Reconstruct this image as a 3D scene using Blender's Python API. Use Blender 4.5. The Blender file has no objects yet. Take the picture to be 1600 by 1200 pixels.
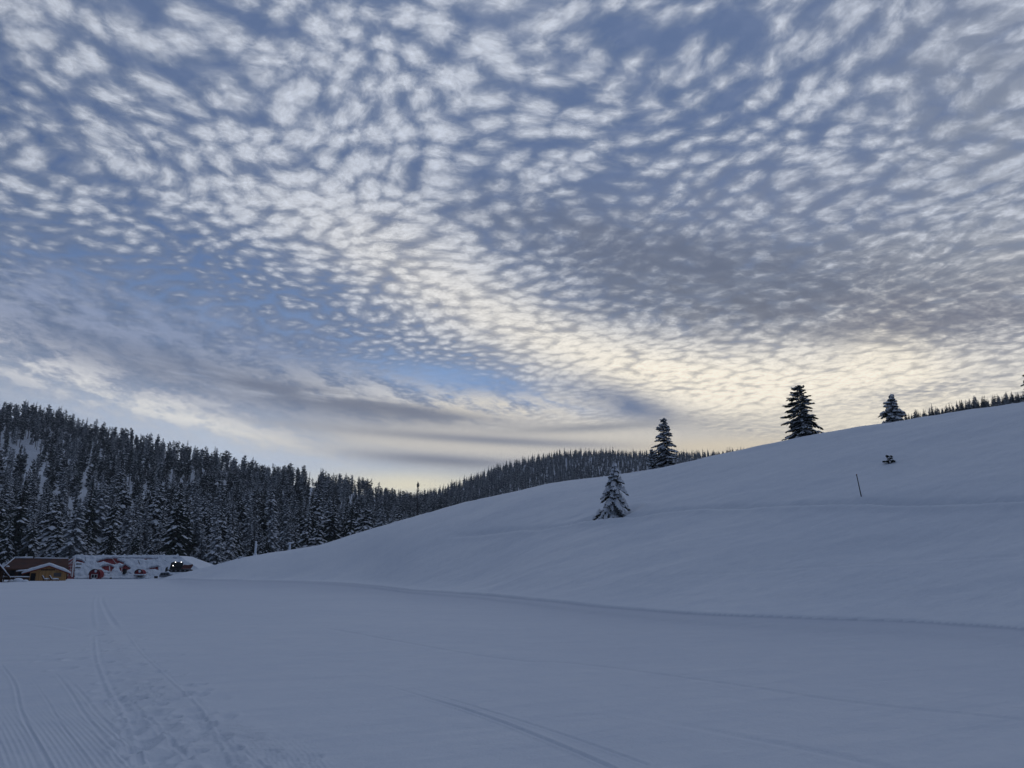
import bpy, bmesh, math, random
import numpy as np
from mathutils import Vector, noise as mnoise

scene = bpy.context.scene
COL = scene.collection

# ------------------------------------------------------------------ camera
FPX = 1208.0                       # focal length in photograph pixels (1600 wide)
PITCH = math.atan(285.0 / FPX)     # level horizon sits at row 885 of 1200
EYE = 1.7
cam_data = bpy.data.cameras.new("camera")
cam_data.sensor_width = 36.0
cam_data.lens = 36.0 * FPX / 1600.0
cam_data.clip_start = 0.1
cam_data.clip_end = 8000.0
cam = bpy.data.objects.new("camera", cam_data)
COL.objects.link(cam)
cam.location = (0, 0, EYE)
cam.rotation_euler = (math.pi / 2 + PITCH, 0, 0)
scene.camera = cam

cP, sP = math.cos(PITCH), math.sin(PITCH)
def ray(px, py):
    a = (px - 800.0) / FPX; b = (600.0 - py) / FPX
    return a, cP - b * sP, sP + b * cP
def uv(px, py):
    x, y, z = ray(px, py)
    return x / y, z / y
def azel(px, py):
    x, y, z = ray(px, py)
    return math.degrees(math.atan2(x, y)), math.degrees(math.atan2(z, math.hypot(x, y)))
def at(px, py, Y):
    u, v = uv(px, py)
    return u * Y, Y, EYE + v * Y

def lin(c):
    return tuple(((v / 255.0) / 12.92 if v / 255.0 <= 0.04045 else ((v / 255.0 + 0.055) / 1.055) ** 2.4) for v in c)

scene.view_settings.view_transform = 'Standard'
scene.view_settings.look = 'None'
scene.view_settings.gamma = 1.0
scene.view_settings.use_curve_mapping = False
scene.view_settings.exposure = 0.0
scene.cycles.max_bounces = 4
scene.cycles.diffuse_bounces = 3
scene.cycles.glossy_bounces = 1
scene.cycles.transmission_bounces = 2
scene.cycles.volume_bounces = 0
scene.cycles.transparent_max_bounces = 4

# ------------------------------------------------------------------ world: dawn sky with altocumulus
SUN_EL, SUN_AZ = 6.0, 24.0         # the veiled sun, low behind the right-hand slope
world = bpy.data.worlds.new("World")
scene.world = world
world.use_nodes = True
world.cycles.sampling_method = 'MANUAL'
world.cycles.sample_map_resolution = 512
wt = world.node_tree
wt.nodes.clear()

class NB:
    """tiny expression builder for shader nodes"""
    def __init__(self, tree): self.t = tree
    def n(self, kind, **kw):
        nd = self.t.nodes.new(kind)
        for k, v in kw.items(): setattr(nd, k, v)
        return nd
    def put(self, sock, v):
        if isinstance(v, bpy.types.NodeSocket): self.t.links.new(v, sock)
        else: sock.default_value = v
    def m(self, op, a, b=0.0, c=0.0, clamp=False):
        nd = self.n('ShaderNodeMath', operation=op, use_clamp=clamp)
        self.put(nd.inputs[0], a); self.put(nd.inputs[1], b)
        if op in ('MULTIPLY_ADD',): self.put(nd.inputs[2], c)
        return nd.outputs[0]
    def add(self, *a):
        r = a[0]
        for x in a[1:]: r = self.m('ADD', r, x)
        return r
    def mul(self, *a):
        r = a[0]
        for x in a[1:]: r = self.m('MULTIPLY', r, x)
        return r
    def sat(self, a): return self.m('ADD', a, 0.0, clamp=True)
    def ramp(self, v, lo, hi, o0=0.0, o1=1.0, smooth=True):
        nd = self.n('ShaderNodeMapRange', interpolation_type='SMOOTHSTEP' if smooth else 'LINEAR', clamp=True)
        self.put(nd.inputs[0], v)
        for i, x in enumerate((lo, hi, o0, o1)): self.put(nd.inputs[1 + i], x)
        return nd.outputs[0]
    def vec(self, x, y, z=0.0):
        nd = self.n('ShaderNodeCombineXYZ')
        self.put(nd.inputs[0], x); self.put(nd.inputs[1], y); self.put(nd.inputs[2], z)
        return nd.outputs[0]
    def mapping(self, v, loc=(0, 0, 0), rot=0.0, scale=(1, 1, 1), typ='TEXTURE'):
        nd = self.n('ShaderNodeMapping', vector_type=typ)
        self.put(nd.inputs[0], v)
        nd.inputs['Location'].default_value = loc
        nd.inputs['Rotation'].default_value = (0, 0, rot)
        nd.inputs['Scale'].default_value = scale
        return nd.outputs[0]
    def vadd(self, a, b):
        nd = self.n('ShaderNodeVectorMath', operation='ADD')
        self.put(nd.inputs[0], a); self.put(nd.inputs[1], b)
        return nd.outputs[0]
    def vscale(self, a, s):
        nd = self.n('ShaderNodeVectorMath', operation='SCALE')
        self.put(nd.inputs[0], a); self.put(nd.inputs['Scale'], s)
        return nd.outputs[0]
    def dot(self, a, b):
        nd = self.n('ShaderNodeVectorMath', operation='DOT_PRODUCT')
        self.put(nd.inputs[0], a); self.put(nd.inputs[1], b)
        return nd.outputs['Value']
    def noise(self, v, scale, detail=2.0, rough=0.5, dist=0.0, dim='2D', color=False):
        nd = self.n('ShaderNodeTexNoise', noise_dimensions=dim)
        self.put(nd.inputs['Vector'], v)
        nd.inputs['Scale'].default_value = scale
        nd.inputs['Detail'].default_value = detail
        nd.inputs['Roughness'].default_value = rough
        nd.inputs['Distortion'].default_value = dist
        return nd.outputs['Color' if color else 'Fac']
    def voro(self, v, scale, smooth=0.6, rnd=0.9):
        nd = self.n('ShaderNodeTexVoronoi', voronoi_dimensions='2D', feature='SMOOTH_F1')
        self.put(nd.inputs['Vector'], v)
        nd.inputs['Scale'].default_value = scale
        nd.inputs['Smoothness'].default_value = smooth
        nd.inputs['Randomness'].default_value = rnd
        return nd.outputs['Distance']
    def mix(self, f, a, b, mode='MIX'):
        nd = self.n('ShaderNodeMix', data_type='RGBA', blend_type=mode)
        self.put(nd.inputs[0], f)
        self.put(nd.inputs[6], a if isinstance(a, bpy.types.NodeSocket) else (*a, 1.0))
        self.put(nd.inputs[7], b if isinstance(b, bpy.types.NodeSocket) else (*b, 1.0))
        return nd.outputs[2]

W = NB(wt)
tc = W.n('ShaderNodeTexCoord')
DIR = tc.outputs['Generated']
sep = W.n('ShaderNodeSeparateXYZ'); wt.links.new(DIR, sep.inputs[0])
dx, dy, dz = sep.outputs
AZ = W.mul(W.m('ARCTAN2', dx, dy), 57.29578)
EL = W.mul(W.m('ARCSINE', dz), 57.29578)
AE = W.vec(AZ, EL)
den = W.add(W.m('MAXIMUM', dz, 0.0), 0.045)
PL = W.vec(W.m('DIVIDE', dx, den), W.m('DIVIDE', dy, den))     # the flat cloud sheet seen in perspective

def blob(px, py, wpx, hpx, rot=0.0, power=1.0):
    """soft patch of sky around one bearing and height (degrees)"""
    a, e = azel(px, py)
    k = 57.3 / FPX * 0.95
    mp = W.mapping(AE, (a, e, 0), math.radians(rot), (wpx * k, hpx * k, 1))
    r2 = W.dot(mp, mp)
    if power != 1.0: r2 = W.m('POWER', r2, power)
    return W.m('POWER', 2.71828, W.mul(r2, -1.0))

# noises
warp = W.noise(PL, 1.7, 1.0, 0.5, color=True)
warp = W.vscale(W.vadd(warp, (-0.5, -0.5, -0.5)), 0.18)
warp2 = W.noise(PL, 11.0, 2.0, 0.5, color=True)
warp2 = W.vscale(W.vadd(warp2, (-0.5, -0.5, -0.5)), 0.035)
PW = W.vadd(W.vadd(PL, warp), warp2)
PR = W.mapping(PW, (0, 0, 0), math.radians(28), (1.0, 1.12, 1))
cells = W.voro(PR, 16.0, 0.42, 1.0)
n_mid = W.noise(PR, 18.5, 3.0, 0.60)
n_fine = W.noise(PW, 62.0, 4.0, 0.62)
n_big = W.noise(PL, 1.9, 3.0, 0.55)
n_rows = W.noise(W.mapping(PW, (0, 0, 0), math.radians(30), (1.0, 3.0, 1)), 8.0, 1.0, 0.5)
streak = W.noise(W.vadd(W.mapping(AE, (0, 0, 0), math.radians(-6), (14.0, 1.7, 1)), W.vscale(warp, 1.5)), 1.0, 5.0, 0.6)
streak2 = W.noise(W.vadd(W.mapping(AE, (30, 7, 0), math.radians(-12), (6.0, 1.6, 1)), W.vscale(warp, 3.0)), 1.0, 5.0, 0.62)

tuft = W.noise(W.vadd(W.mapping(AE, (9, 3, 0), math.radians(-14), (3.2, 1.15, 1)), W.vscale(warp2, 8.0)), 1.0, 7.0, 0.66)
# clear sky: physical sky texture, lifted by the bright low air
nish = W.n('ShaderNodeTexSky', sky_type='NISHITA')
nish.sun_disc = False
nish.sun_elevation = math.radians(SUN_EL)
nish.sun_rotation = math.radians(SUN_AZ)
nish.altitude = 1500
nish.air_density = 1.0; nish.dust_density = 0.6; nish.ozone_density = 2.5
clear_n = W.mix(1.0, nish.outputs[0], (0.085, 0.085, 0.085), 'MULTIPLY')
sunside = W.ramp(W.dot(DIR, (math.sin(math.radians(SUN_AZ)) , math.cos(math.radians(SUN_AZ)), 0.45)), -0.5, 1.0, 0.0, 1.0)
low = W.ramp(EL, 3.0, 30.0, 1.0, 0.0)
clear_t = W.mix(sunside, lin((52, 68, 102)), W.mix(low, lin((72, 100, 152)), lin((160, 188, 228))))
CLEAR = W.mix(0.88, clear_n, clear_t)

# nearness to the veiled sun
glow = W.sat(W.add(W.mul(blob(1290, 660, 520, 130), 1.0), W.mul(blob(860, 530, 330, 60, -20), 0.55), W.mul(blob(1390, 520, 70, 110, 0), 0.35), W.mul(blob(1180, 560, 260, 70, 0), 0.25), W.mul(blob(640, 380, 200, 70, -10), 0.16), W.mul(blob(1590, 420, 120, 60), 0.25)))

# puffs of the sheet
puff_raw = W.add(W.mul(W.m('SUBTRACT', 1.0, W.mul(cells, 1.15)), 0.50), W.mul(n_mid, 0.40), W.mul(n_fine, 0.17), W.mul(n_rows, 0.22), 0.015)
cover = W.add(W.mul(W.add(n_big, -0.5), 0.30),
              W.mul(blob(90, 235, 240, 24, -24), -0.16), W.mul(blob(290, 455, 330, 60, -8), -0.22),
              W.mul(blob(700, 590, 120, 30, -6), -0.22), W.mul(blob(830, 620, 110, 26, -14), -0.12),
              W.mul(blob(800, 490, 420, 70, -22), 0.12), W.mul(blob(1250, 600, 420, 100, 0), 0.22),
              W.mul(blob(380, 180, 420, 230, -10, 1.5), 0.055), W.mul(blob(1100, 200, 350, 130, 12), -0.03),
              W.mul(blob(1500, 300, 260, 300), 0.07))
far_fade = W.ramp(EL, 3.0, 15.0, 0.25, 1.0)      # cells merge towards the horizon
low_left = blob(260, 640, 620, 150, -9, 2.0)      # here long smooth banks replace the cells
tot = W.add(W.mul(W.add(puff_raw, -0.66), W.mul(far_fade, W.m('SUBTRACT', 1.0, W.mul(low_left, 0.85)))), 0.66, cover, W.mul(low_left, -0.08))
puff = W.ramp(tot, 0.51, 0.92)
veil = W.ramp(tot, 0.24, 0.56)
cl_far = W.mix(sunside, lin((80, 93, 114)), lin((199, 206, 220)))       # lit tops away from the glow
cl_col = W.mix(glow, cl_far, (1.06, 0.98, 0.83))
thin_col = W.mix(glow, W.mix(sunside, lin((62, 78, 102)), lin((108, 125, 156))), lin((212, 204, 190)))
open_blue = W.sat(W.add(blob(310, 450, 330, 60, -8), blob(90, 235, 240, 30, -24), blob(700, 590, 140, 34, -6), blob(60, 400, 120, 60)))
veil = W.m('MAXIMUM', veil, W.m('MULTIPLY_ADD', open_blue, -0.72, 0.72))
thin_col = W.mix(W.mul(W.ramp(n_mid, 0.3, 0.7), 0.35), thin_col, W.mix(sunside, thin_col, lin((140, 152, 178))))
SK = W.mix(W.mul(veil, 0.88), CLEAR, thin_col)
lit = W.ramp(n_fine, 0.25, 0.75, 0.86, 1.08, smooth=False)
lit = W.mul(lit, W.ramp(tot, 0.55, 1.02, 0.80, 1.10, smooth=False))
cl_col = W.mix(1.0, cl_col, W.vec(lit, lit, lit), 'MULTIPLY')
SK = W.mix(puff, SK, cl_col)
SK = W.mix(W.mul(blob(1250, 690, 420, 50, 0), 0.6), SK, lin((248, 238, 216)))

def layer(SK, mask, tex, lo, hi, col, strength):
    return W.mix(W.mul(W.mul(mask, W.ramp(tex, lo, hi)), strength), SK, col)

# grey thick veil centre right and upper right
SK = layer(SK, blob(960, 400, 200, 75, -18), n_mid, 0.85, 0.30, lin((108, 119, 142)), 0.95)
SK = layer(SK, blob(1060, 430, 160, 50, -16), n_rows, 0.7, 0.25, lin((102, 111, 130)), 0.7)
SK = layer(SK, blob(1310, 440, 340, 80, -6, 1.5), n_mid, 0.90, 0.35, lin((126, 134, 150)), 0.85)
SK = layer(SK, blob(1560, 500, 150, 40, 0), n_mid, 0.85, 0.2, lin((128, 132, 146)), 0.85)
SK = layer(SK, blob(1560, 60, 300, 110, -25), n_mid, 0.85, 0.3, lin((116, 129, 156)), 0.60)
SK = layer(SK, blob(1560, 230, 150, 200, 0), n_mid, 0.8, 0.3, lin((148, 155, 168)), 0.55)
SK = layer(SK, blob(1200, 320, 260, 70, -6), n_mid, 0.85, 0.25, lin((132, 140, 160)), 0.6)
SK = layer(SK, blob(1190, 470, 260, 60, -6), tuft, 0.62, 0.36, lin((114, 120, 134)), 0.85)
SK = layer(SK, blob(1060, 400, 330, 40, -14), tuft, 0.70, 0.40, lin((104, 114, 136)), 0.75)
SK = layer(SK, blob(1440, 490, 200, 34, -4), tuft, 0.70, 0.40, lin((118, 122, 138)), 0.8)
# dark blue patch above the small ridge, right of the gap
SK = layer(SK, blob(985, 635, 130, 30, -22), streak, 0.1, 0.6, lin((104, 122, 156)), 0.95)
SK = layer(SK, blob(1150, 672, 140, 24, -8), n_mid, 0.9, 0.2, lin((134, 140, 156)), 0.85)
SK = layer(SK, blob(1450, 610, 160, 14, 5), n_mid, 0.8, 0.3, lin((138, 144, 160)), 0.7)
SK = layer(SK, blob(700, 590, 150, 28, -5), streak2, 0.95, 0.35, lin((134, 166, 212)), 0.85)
SK = layer(SK, blob(840, 622, 110, 16, -12), streak2, 0.95, 0.35, lin((132, 160, 204)), 0.7)
# long white and grey banks low on the left
SK = layer(SK, blob(90, 490, 380, 60, -6), tuft, 0.34, 0.66, lin((150, 163, 192)), 0.85)
SK = layer(SK, blob(420, 720, 460, 60, -10), streak2, 0.0, 0.3, lin((206, 220, 240)), 0.92)
SK = layer(SK, blob(150, 585, 340, 46, -12), tuft, 0.32, 0.58, lin((160, 168, 188)), 0.95)
SK = layer(SK, blob(170, 610, 330, 34, -12), tuft, 0.42, 0.66, lin((226, 227, 230)), 0.95)
SK = layer(SK, blob(300, 655, 190, 15, -12), tuft, 0.30, 0.58, lin((238, 238, 236)), 0.95)
SK = layer(SK, blob(600, 622, 220, 30, -5), tuft, 0.34, 0.62, lin((218, 219, 222)), 0.95)
SK = layer(SK, blob(830, 690, 420, 34, 0, 1.5), streak, 0.1, 0.5, lin((222, 217, 208)), 0.95)
SK = layer(SK, blob(760, 640, 180, 22, 2), tuft, 0.34, 0.60, lin((244, 236, 220)), 0.9)
SK = layer(SK, blob(420, 608, 260, 24, -8), streak, 0.28, 0.52, lin((120, 130, 152)), 0.95)
SK = layer(SK, blob(620, 640, 190, 13, -6), streak, 0.2, 0.46, lin((130, 136, 152)), 0.95)
SK = layer(SK, blob(770, 688, 260, 8, -3), streak, 0.15, 0.45, lin((150, 154, 166)), 0.95)
SK = layer(SK, blob(700, 720, 150, 10, -3), streak, 0.15, 0.45, lin((140, 146, 162)), 0.95)
SK = layer(SK, blob(930, 668, 130, 7, 2), streak, 0.15, 0.5, lin((150, 154, 164)), 0.8)
SK = layer(SK, blob(640, 758, 170, 22, 0), streak, 0.0, 0.2, lin((255, 248, 222)), 0.95)
SK = layer(SK, blob(1130, 700, 150, 16, 0), streak, 0.0, 0.3, lin((236, 222, 196)), 0.8)

below = W.ramp(EL, -3.0, 0.0)
SK = W.mix(below, lin((120, 130, 150)), SK)
bg = W.n('ShaderNodeBackground')
wt.links.new(SK, bg.inputs['Color'])
bg.inputs['Strength'].default_value = 1.0
wo = W.n('ShaderNodeOutputWorld')
wt.links.new(bg.outputs[0], wo.inputs[0])

# ------------------------------------------------------------------ the one sun lamp, veiled by cloud
sun_data = bpy.data.lights.new("sun", 'SUN')
sun_data.energy = 0.12
sun_data.angle = math.radians(18)
sun_data.color = (1.0, 0.88, 0.72)
sun = bpy.data.objects.new("sun", sun_data)
COL.objects.link(sun)
sun.rotation_euler = (math.pi / 2 - math.radians(SUN_EL), 0, math.pi - math.radians(SUN_AZ))

# ------------------------------------------------------------------ materials
def mat(name, col, rough=0.8, spec=0.2, emit=None, strength=0.0):
    m = bpy.data.materials.new(name)
    m.use_nodes = True
    b = m.node_tree.nodes['Principled BSDF']
    b.inputs['Base Color'].default_value = (*col, 1)
    b.inputs['Roughness'].default_value = rough
    b.inputs['Specular IOR Level'].default_value = spec
    if emit:
        b.inputs['Emission Color'].default_value = (*emit, 1)
        b.inputs['Emission Strength'].default_value = strength
    return m

def noisy(name, c0, c1, scale=3.0, detail=4.0, rough=0.8, spec=0.2, bump=0.0, bscale=20.0, stretch=(1, 1, 1), bdist=0.02):
    """two colours mixed by noise, with an optional fine relief"""
    m = mat(name, c0, rough, spec)
    N = NB(m.node_tree)
    b = m.node_tree.nodes['Principled BSDF']
    t = N.n('ShaderNodeTexCoord')
    v = N.mapping(t.outputs['Object'], (0, 0, 0), 0.0, stretch)
    f = N.noise(v, scale, detail, 0.6, dim='3D')
    N.put(b.inputs['Base Color'], N.mix(N.ramp(f, 0.3, 0.7), c0, c1))
    if bump:
        bp = N.n('ShaderNodeBump')
        bp.inputs['Strength'].default_value = bump
        bp.inputs['Distance'].default_value = bdist
        N.put(bp.inputs['Height'], N.noise(v, bscale, 3.0, 0.6, dim='3D'))
        m.node_tree.links.new(bp.outputs[0], b.inputs['Normal'])
    return m

SNOW_A, SNOW_B = (0.77, 0.82, 0.88), (0.69, 0.74, 0.82)
M_SNOW = noisy('snow_lying', SNOW_A, SNOW_B, 2.0, 3.0, 0.65, 0.25, 0.5, 9.0, bdist=0.05)
M_TREESNOW = mat('snow_on_branches', (0.74, 0.77, 0.82), 0.8, 0.1)
M_NEEDLE = noisy('needles', (0.016, 0.026, 0.018), (0.042, 0.052, 0.036), 0.8, 2.0, 0.85, 0.1)
M_BARK = noisy('bark', (0.035, 0.026, 0.021), (0.075, 0.058, 0.048), 3.0, 3.0, 0.9, 0.1)
M_FARNEEDLE = noisy('needles_frosted', (0.10, 0.12, 0.125), (0.24, 0.26, 0.28), 0.9, 3.0, 0.9, 0.1)

# snow of the open ground: fine wind grain, groomed corduroy, trodden patches
M_FIELD = mat('snow_ground', SNOW_A, 0.6, 0.25)
N = NB(M_FIELD.node_tree)
_b = M_FIELD.node_tree.nodes['Principled BSDF']
_t = N.n('ShaderNodeTexCoord'); _o = _t.outputs['Object']
f1 = N.noise(_o, 0.08, 3.0, 0.5, dim='3D'); f2 = N.noise(_o, 1.3, 3.0, 0.6, dim='3D')
N.put(_b.inputs['Base Color'], N.mix(N.ramp(N.add(N.mul(f1, 0.6), N.mul(f2, 0.4)), 0.35, 0.65), (0.77, 0.82, 0.89), (0.70, 0.76, 0.85)))
N.put(_b.inputs['Base Color'], N.mix(N.m('MULTIPLY_ADD', N.n('ShaderNodeAttribute', attribute_name='toe_dark').outputs['Fac'], 0.75, 0.0), _b.inputs['Base Color'].links[0].from_socket, (0.50, 0.56, 0.67)))
def attr(name):
    nd = N.n('ShaderNodeAttribute'); nd.attribute_name = name
    return nd.outputs['Fac']
cord = N.mul(N.m('SINE', N.mul(attr('groom_phase'), 6.2832)), attr('groom_amount'))
rough_n = N.noise(_o, 6.0, 5.0, 0.65, dim='3D')
grain = N.noise(_o, 28.0, 3.0, 0.6, dim='3D')
drift = N.noise(N.mapping(_o, (0, 0, 0), 0.6, (3.0, 0.8, 1)), 1.0, 4.0, 0.55, dim='3D')
hgt = N.add(N.mul(cord, 0.0035), N.mul(rough_n, N.add(N.mul(attr('trodden'), 0.055), 0.016)), N.mul(grain, 0.008), N.mul(drift, 0.15))
bp = N.n('ShaderNodeBump'); bp.inputs['Strength'].default_value = 0.8; bp.inputs['Distance'].default_value = 1.0
N.put(bp.inputs['Height'], hgt)
M_FIELD.node_tree.links.new(bp.outputs[0], _b.inputs['Normal'])
M_HILLSNOW = noisy('snow_forest_floor', (0.72, 0.75, 0.80), (0.60, 0.64, 0.70), 0.08, 5.0, 0.8, 0.1)

# ------------------------------------------------------------------ terrain
def table(points):
    pts = sorted((uv(*p)[0], p, ) for p in points)
    return pts
def tab_v(points):
    q = sorted(uv(px, py) for px, py in points)
    return np.array([a for a, b in q]), np.array([b for a, b in q])
def tab_px(points):                 # (px, value) on the horizon row
    q = sorted((uv(px, 760)[0], val) for px, val in points)
    return np.array([a for a, b in q]), np.array([b for a, b in q])

FALL = 0.0055                       # the groomed field drops gently away from the camera
toe_pts = [(250, 904.0), (275, 908.5), (300, 911), (385, 912.5), (460, 915), (580, 921), (640, 929), (700, 933.5), (757, 938), (830, 946), (930, 955), (1070, 966), (1150, 970), (1300, 976), (1420, 980), (1600, 991), (1750, 1003)]
TOE_U, TOE_Y = [], []
for p in toe_pts:
    u, v = uv(*p)
    TOE_U.append(u); TOE_Y.append(EYE / (-v - FALL) if -v > FALL + 0.006 else 150.0)
TOE_U, TOE_Y = np.array(TOE_U), np.array(TOE_Y)
TOE_Y[0] = min(TOE_Y[0], 150.0)
CU, CV = tab_v([(200, 907.5), (240, 902), (270, 897), (300, 893), (330, 886), (370, 873), (410, 867), (450, 862), (510, 850), (570, 832), (640, 811), (700, 795), (760, 780), (850, 760), (930, 748), (1000, 737), (1100, 717), (1200, 697), (1290, 682), (1340, 672), (1420, 660), (1500, 643), (1600, 626), (1750, 606)])
DU, DY = tab_px([(200, 165), (330, 155), (450, 145), (600, 130), (800, 112), (1000, 104), (1200, 92), (1340, 82), (1600, 74), (1750, 70)])
# wooded hillsides behind: treeline tops minus the trees
RU, RV = tab_v([(-200, 600), (0, 646), (60, 652), (130, 680), (200, 698), (280, 718), (360, 735), (450, 752), (520, 764), (560, 773), (600, 782), (640, 790), (650, 787), (700, 770), (735, 756), (790, 733), (840, 719), (870, 714), (920, 712), (1000, 713), (1060, 713), (1120, 714), (1200, 706), (1290, 690), (1360, 680), (1420, 661), (1500, 643), (1600, 624), (1800, 590)])
SU, SY = tab_px([(-200, 240), (300, 238), (500, 240), (600, 280), (700, 360), (800, 450), (1000, 640), (1200, 720), (1300, 500), (1400, 300), (1600, 250), (1800, 250)])
QU, QY = tab_px([(-200, 700), (0, 680), (300, 640), (500, 640), (600, 740), (640, 860), (700, 1000), (800, 1180), (1000, 1300), (1200, 1320), (1300, 700), (1400, 460), (1600, 420), (1800, 420)])

def sm(u, U, V):                    # interpolation with the table's kinks eased
    k = 0.012
    return (np.interp(u - k, U, V) + 2 * np.interp(u, U, V) + np.interp(u + k, U, V)) / 4
def sm_wide(u, U, V):
    w = [1, 3, 5, 6, 5, 3, 1]; k = 0.012
    return sum(w) / sum(a / np.interp(u + (i - 3) * k, U, V) for i, a in enumerate(w))

def fbm(x, y, seed=0):
    """cheap smooth noise from rotated sines, about -1..1"""
    r = np.random.RandomState(seed); s = 0; amp = 1.0; tot = 0; f = 1.0
    for o in range(5):
        for j in range(3):
            a = r.uniform(0, 6.28); p = r.uniform(0, 6.28, 2)
            xx = x * math.cos(a) + y * math.sin(a); yy = -x * math.sin(a) + y * math.cos(a)
            s = s + amp * np.sin(xx * f + p[0] + 1.3 * np.sin(yy * f * 0.7 + p[1])); tot += amp
        f *= 2.05; amp *= 0.5
    return s / tot * 1.8

def coarse(u, Y):
    """height of the ground in metres, and which ground it is: 0 field, 1 slope, 2 wooded hillside"""
    base = -FALL * Y
    Yt = sm_wide(u, TOE_U, TOE_Y); Yc = sm(u, DU, DY); vc = sm(u, CU, CV)
    zt = -FALL * Yt; zc = EYE + vc * Yc
    rise = np.maximum(zc - zt, 0.0)
    on = np.clip((u + 0.52) / 0.05, 0, 1)
    L = Yc - Yt
    avg = np.maximum(rise / L, 1e-4)
    f1 = np.clip((vc - 0.05) / avg, -0.3, 0.6)
    s = np.clip((Y - Yt) / L, 0, 1)
    h = (-2 * s**3 + 3 * s**2) + 0.75 * (s**3 - 2 * s**2 + s) + f1 * (s**3 - s**2)
    zh = zt + (rise * on) * h
    d = np.maximum(Y - Yc, 0)
    m = f1 * avg
    back = zc + m * d - 0.0022 * d * d
    zh = np.where(Y > Yc, np.where(on > 0, back, base), zh)
    z = np.where(Y > Yt, np.maximum(np.where(on > 0.0, zh, base), base - 0.0), base)
    reg = np.where((Y > Yt) & (on > 0) & (u > -0.46), 1, 0)
    Ys = sm(u, SU, SY); Yr = sm(u, QU, QY); vr = sm(u, RU, RV)
    zr = EYE + vr * Yr; zs = -FALL * Ys
    s2 = np.clip((Y - Ys) / (Yr - Ys), 0, 1)
    zf = zs + (zr - zs) * (0.25 * s2 + 0.75 * s2 ** 1.25)
    d2 = np.maximum(Y - Yr, 0)
    zf = np.where(Y > Yr, zr - 0.05 * d2 - 0.0006 * np.minimum(d2, 400) ** 2, zf)
    x = u * Y
    zf = zf + np.clip((Y - Ys) / 80, 0, 1) * fbm(x / 45.0, Y / 45.0, 4) * np.where(u > 0.3, 0.8, 2.2)
    wood = (Y > Ys)
    z2 = np.where(wood, np.maximum(z, zf), z)
    reg = np.where(wood & (zf >= z), 2, reg)
    # far beyond everything the land levels out
    return np.maximum(z2, -12.0), reg, Yt

def height(x, y):
    r = math.hypot(x, y); az = max(-0.72, min(0.72, math.atan2(x, y)))
    z, _, _ = coarse(np.array([math.tan(az)]), np.array([r * math.cos(az)]))
    return float(z[0])

def hit(px, py, y0=4.0, y1=400.0):
    """ground point met by the sight line through a photograph pixel"""
    u, v = uv(px, py)
    Y = np.concatenate([np.linspace(y0, 60, 3000), np.linspace(60, y1, 2500)])
    z, _, _ = coarse(np.full_like(Y, u), Y)
    k = np.argmax(EYE + v * Y < z)
    return u * Y[k], Y[k], z[k]

# tracks pressed into the snow: polylines of photograph pixels carried to the ground
def dist_poly(X, Yg, pts):
    """signed distance to a ground polyline and arc position"""
    best = np.full(X.shape, 1e9); sign = np.zeros(X.shape); arc = np.zeros(X.shape); a0 = 0.0
    for (x0, y0), (x1, y1) in zip(pts[:-1], pts[1:]):
        dx_, dy_ = x1 - x0, y1 - y0; L = math.hypot(dx_, dy_) + 1e-9
        t = np.clip(((X - x0) * dx_ + (Yg - y0) * dy_) / (L * L), 0, 1)
        ex, ey = X - x0 - t * dx_, Yg - y0 - t * dy_
        d = np.hypot(ex, ey); c = (dx_ * (Yg - y0) - dy_ * (X - x0)) / L
        k = d < best
        best = np.where(k, d, best); sign = np.where(k, np.sign(c), sign); arc = np.where(k, a0 + t * L, arc)
        a0 += L
    return best * sign, arc
def smooth_line(pix, n=6):
    p = [hit(*q)[:2] for q in pix]
    out = []
    for i in range(len(p) - 1):
        p0 = p[max(i - 1, 0)]; p1 = p[i]; p2 = p[i + 1]; p3 = p[min(i + 2, len(p) - 1)]
        for k in range(n):
            t = k / n
            out.append(tuple(0.5 * (2 * b + (c - a) * t + (2 * a - 5 * b + 4 * c - d) * t * t + (-a + 3 * b - 3 * c + d) * t ** 3) for a, b, c, d in zip(p0, p1, p2, p3)))
    out.append(p[-1]); return out

# polar sheet: fine inside the view, coarse outside
HALF = math.atan(0.72)
az_in = np.linspace(-HALF, HALF, 1001)
az_out = np.linspace(HALF, 2 * math.pi - HALF, 72)[1:-1]
AZS = np.concatenate([az_in, az_out])
rr = [0.0, 2.0, 4.5, 6.0]
while rr[-1] < 1900:
    r0 = rr[-1]
    rr.append(r0 + (0.030 + max(0, (r0 - 6)) * 0.0034 if r0 < 30 else min(0.12 + (r0 - 30) * 0.012, 1.3) if r0 < 240 else 1.3 + (r0 - 240) * 0.03))
RS = np.array(rr[1:])
A, R_ = np.meshgrid(AZS, RS)
azw = np.where(A > math.pi, A - 2 * math.pi, A)
azc = np.clip(azw, -0.72, 0.72)
Ug = np.tan(azc); Yg = R_ * np.cos(azc)
Z, REG, YT = coarse(Ug, Yg)
X = R_ * np.sin(azw); YY = R_ * np.cos(azw)
side = np.clip((np.abs(azw) - 0.75) / 1.2, 0, 1)          # behind the camera it settles into the open field
Z = Z * (1 - side) + (-FALL * np.minimum(R_, 100)) * side
REG = np.where(side > 0.3, 0, REG)
front = np.abs(azw) < HALF + 0.01

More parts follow.
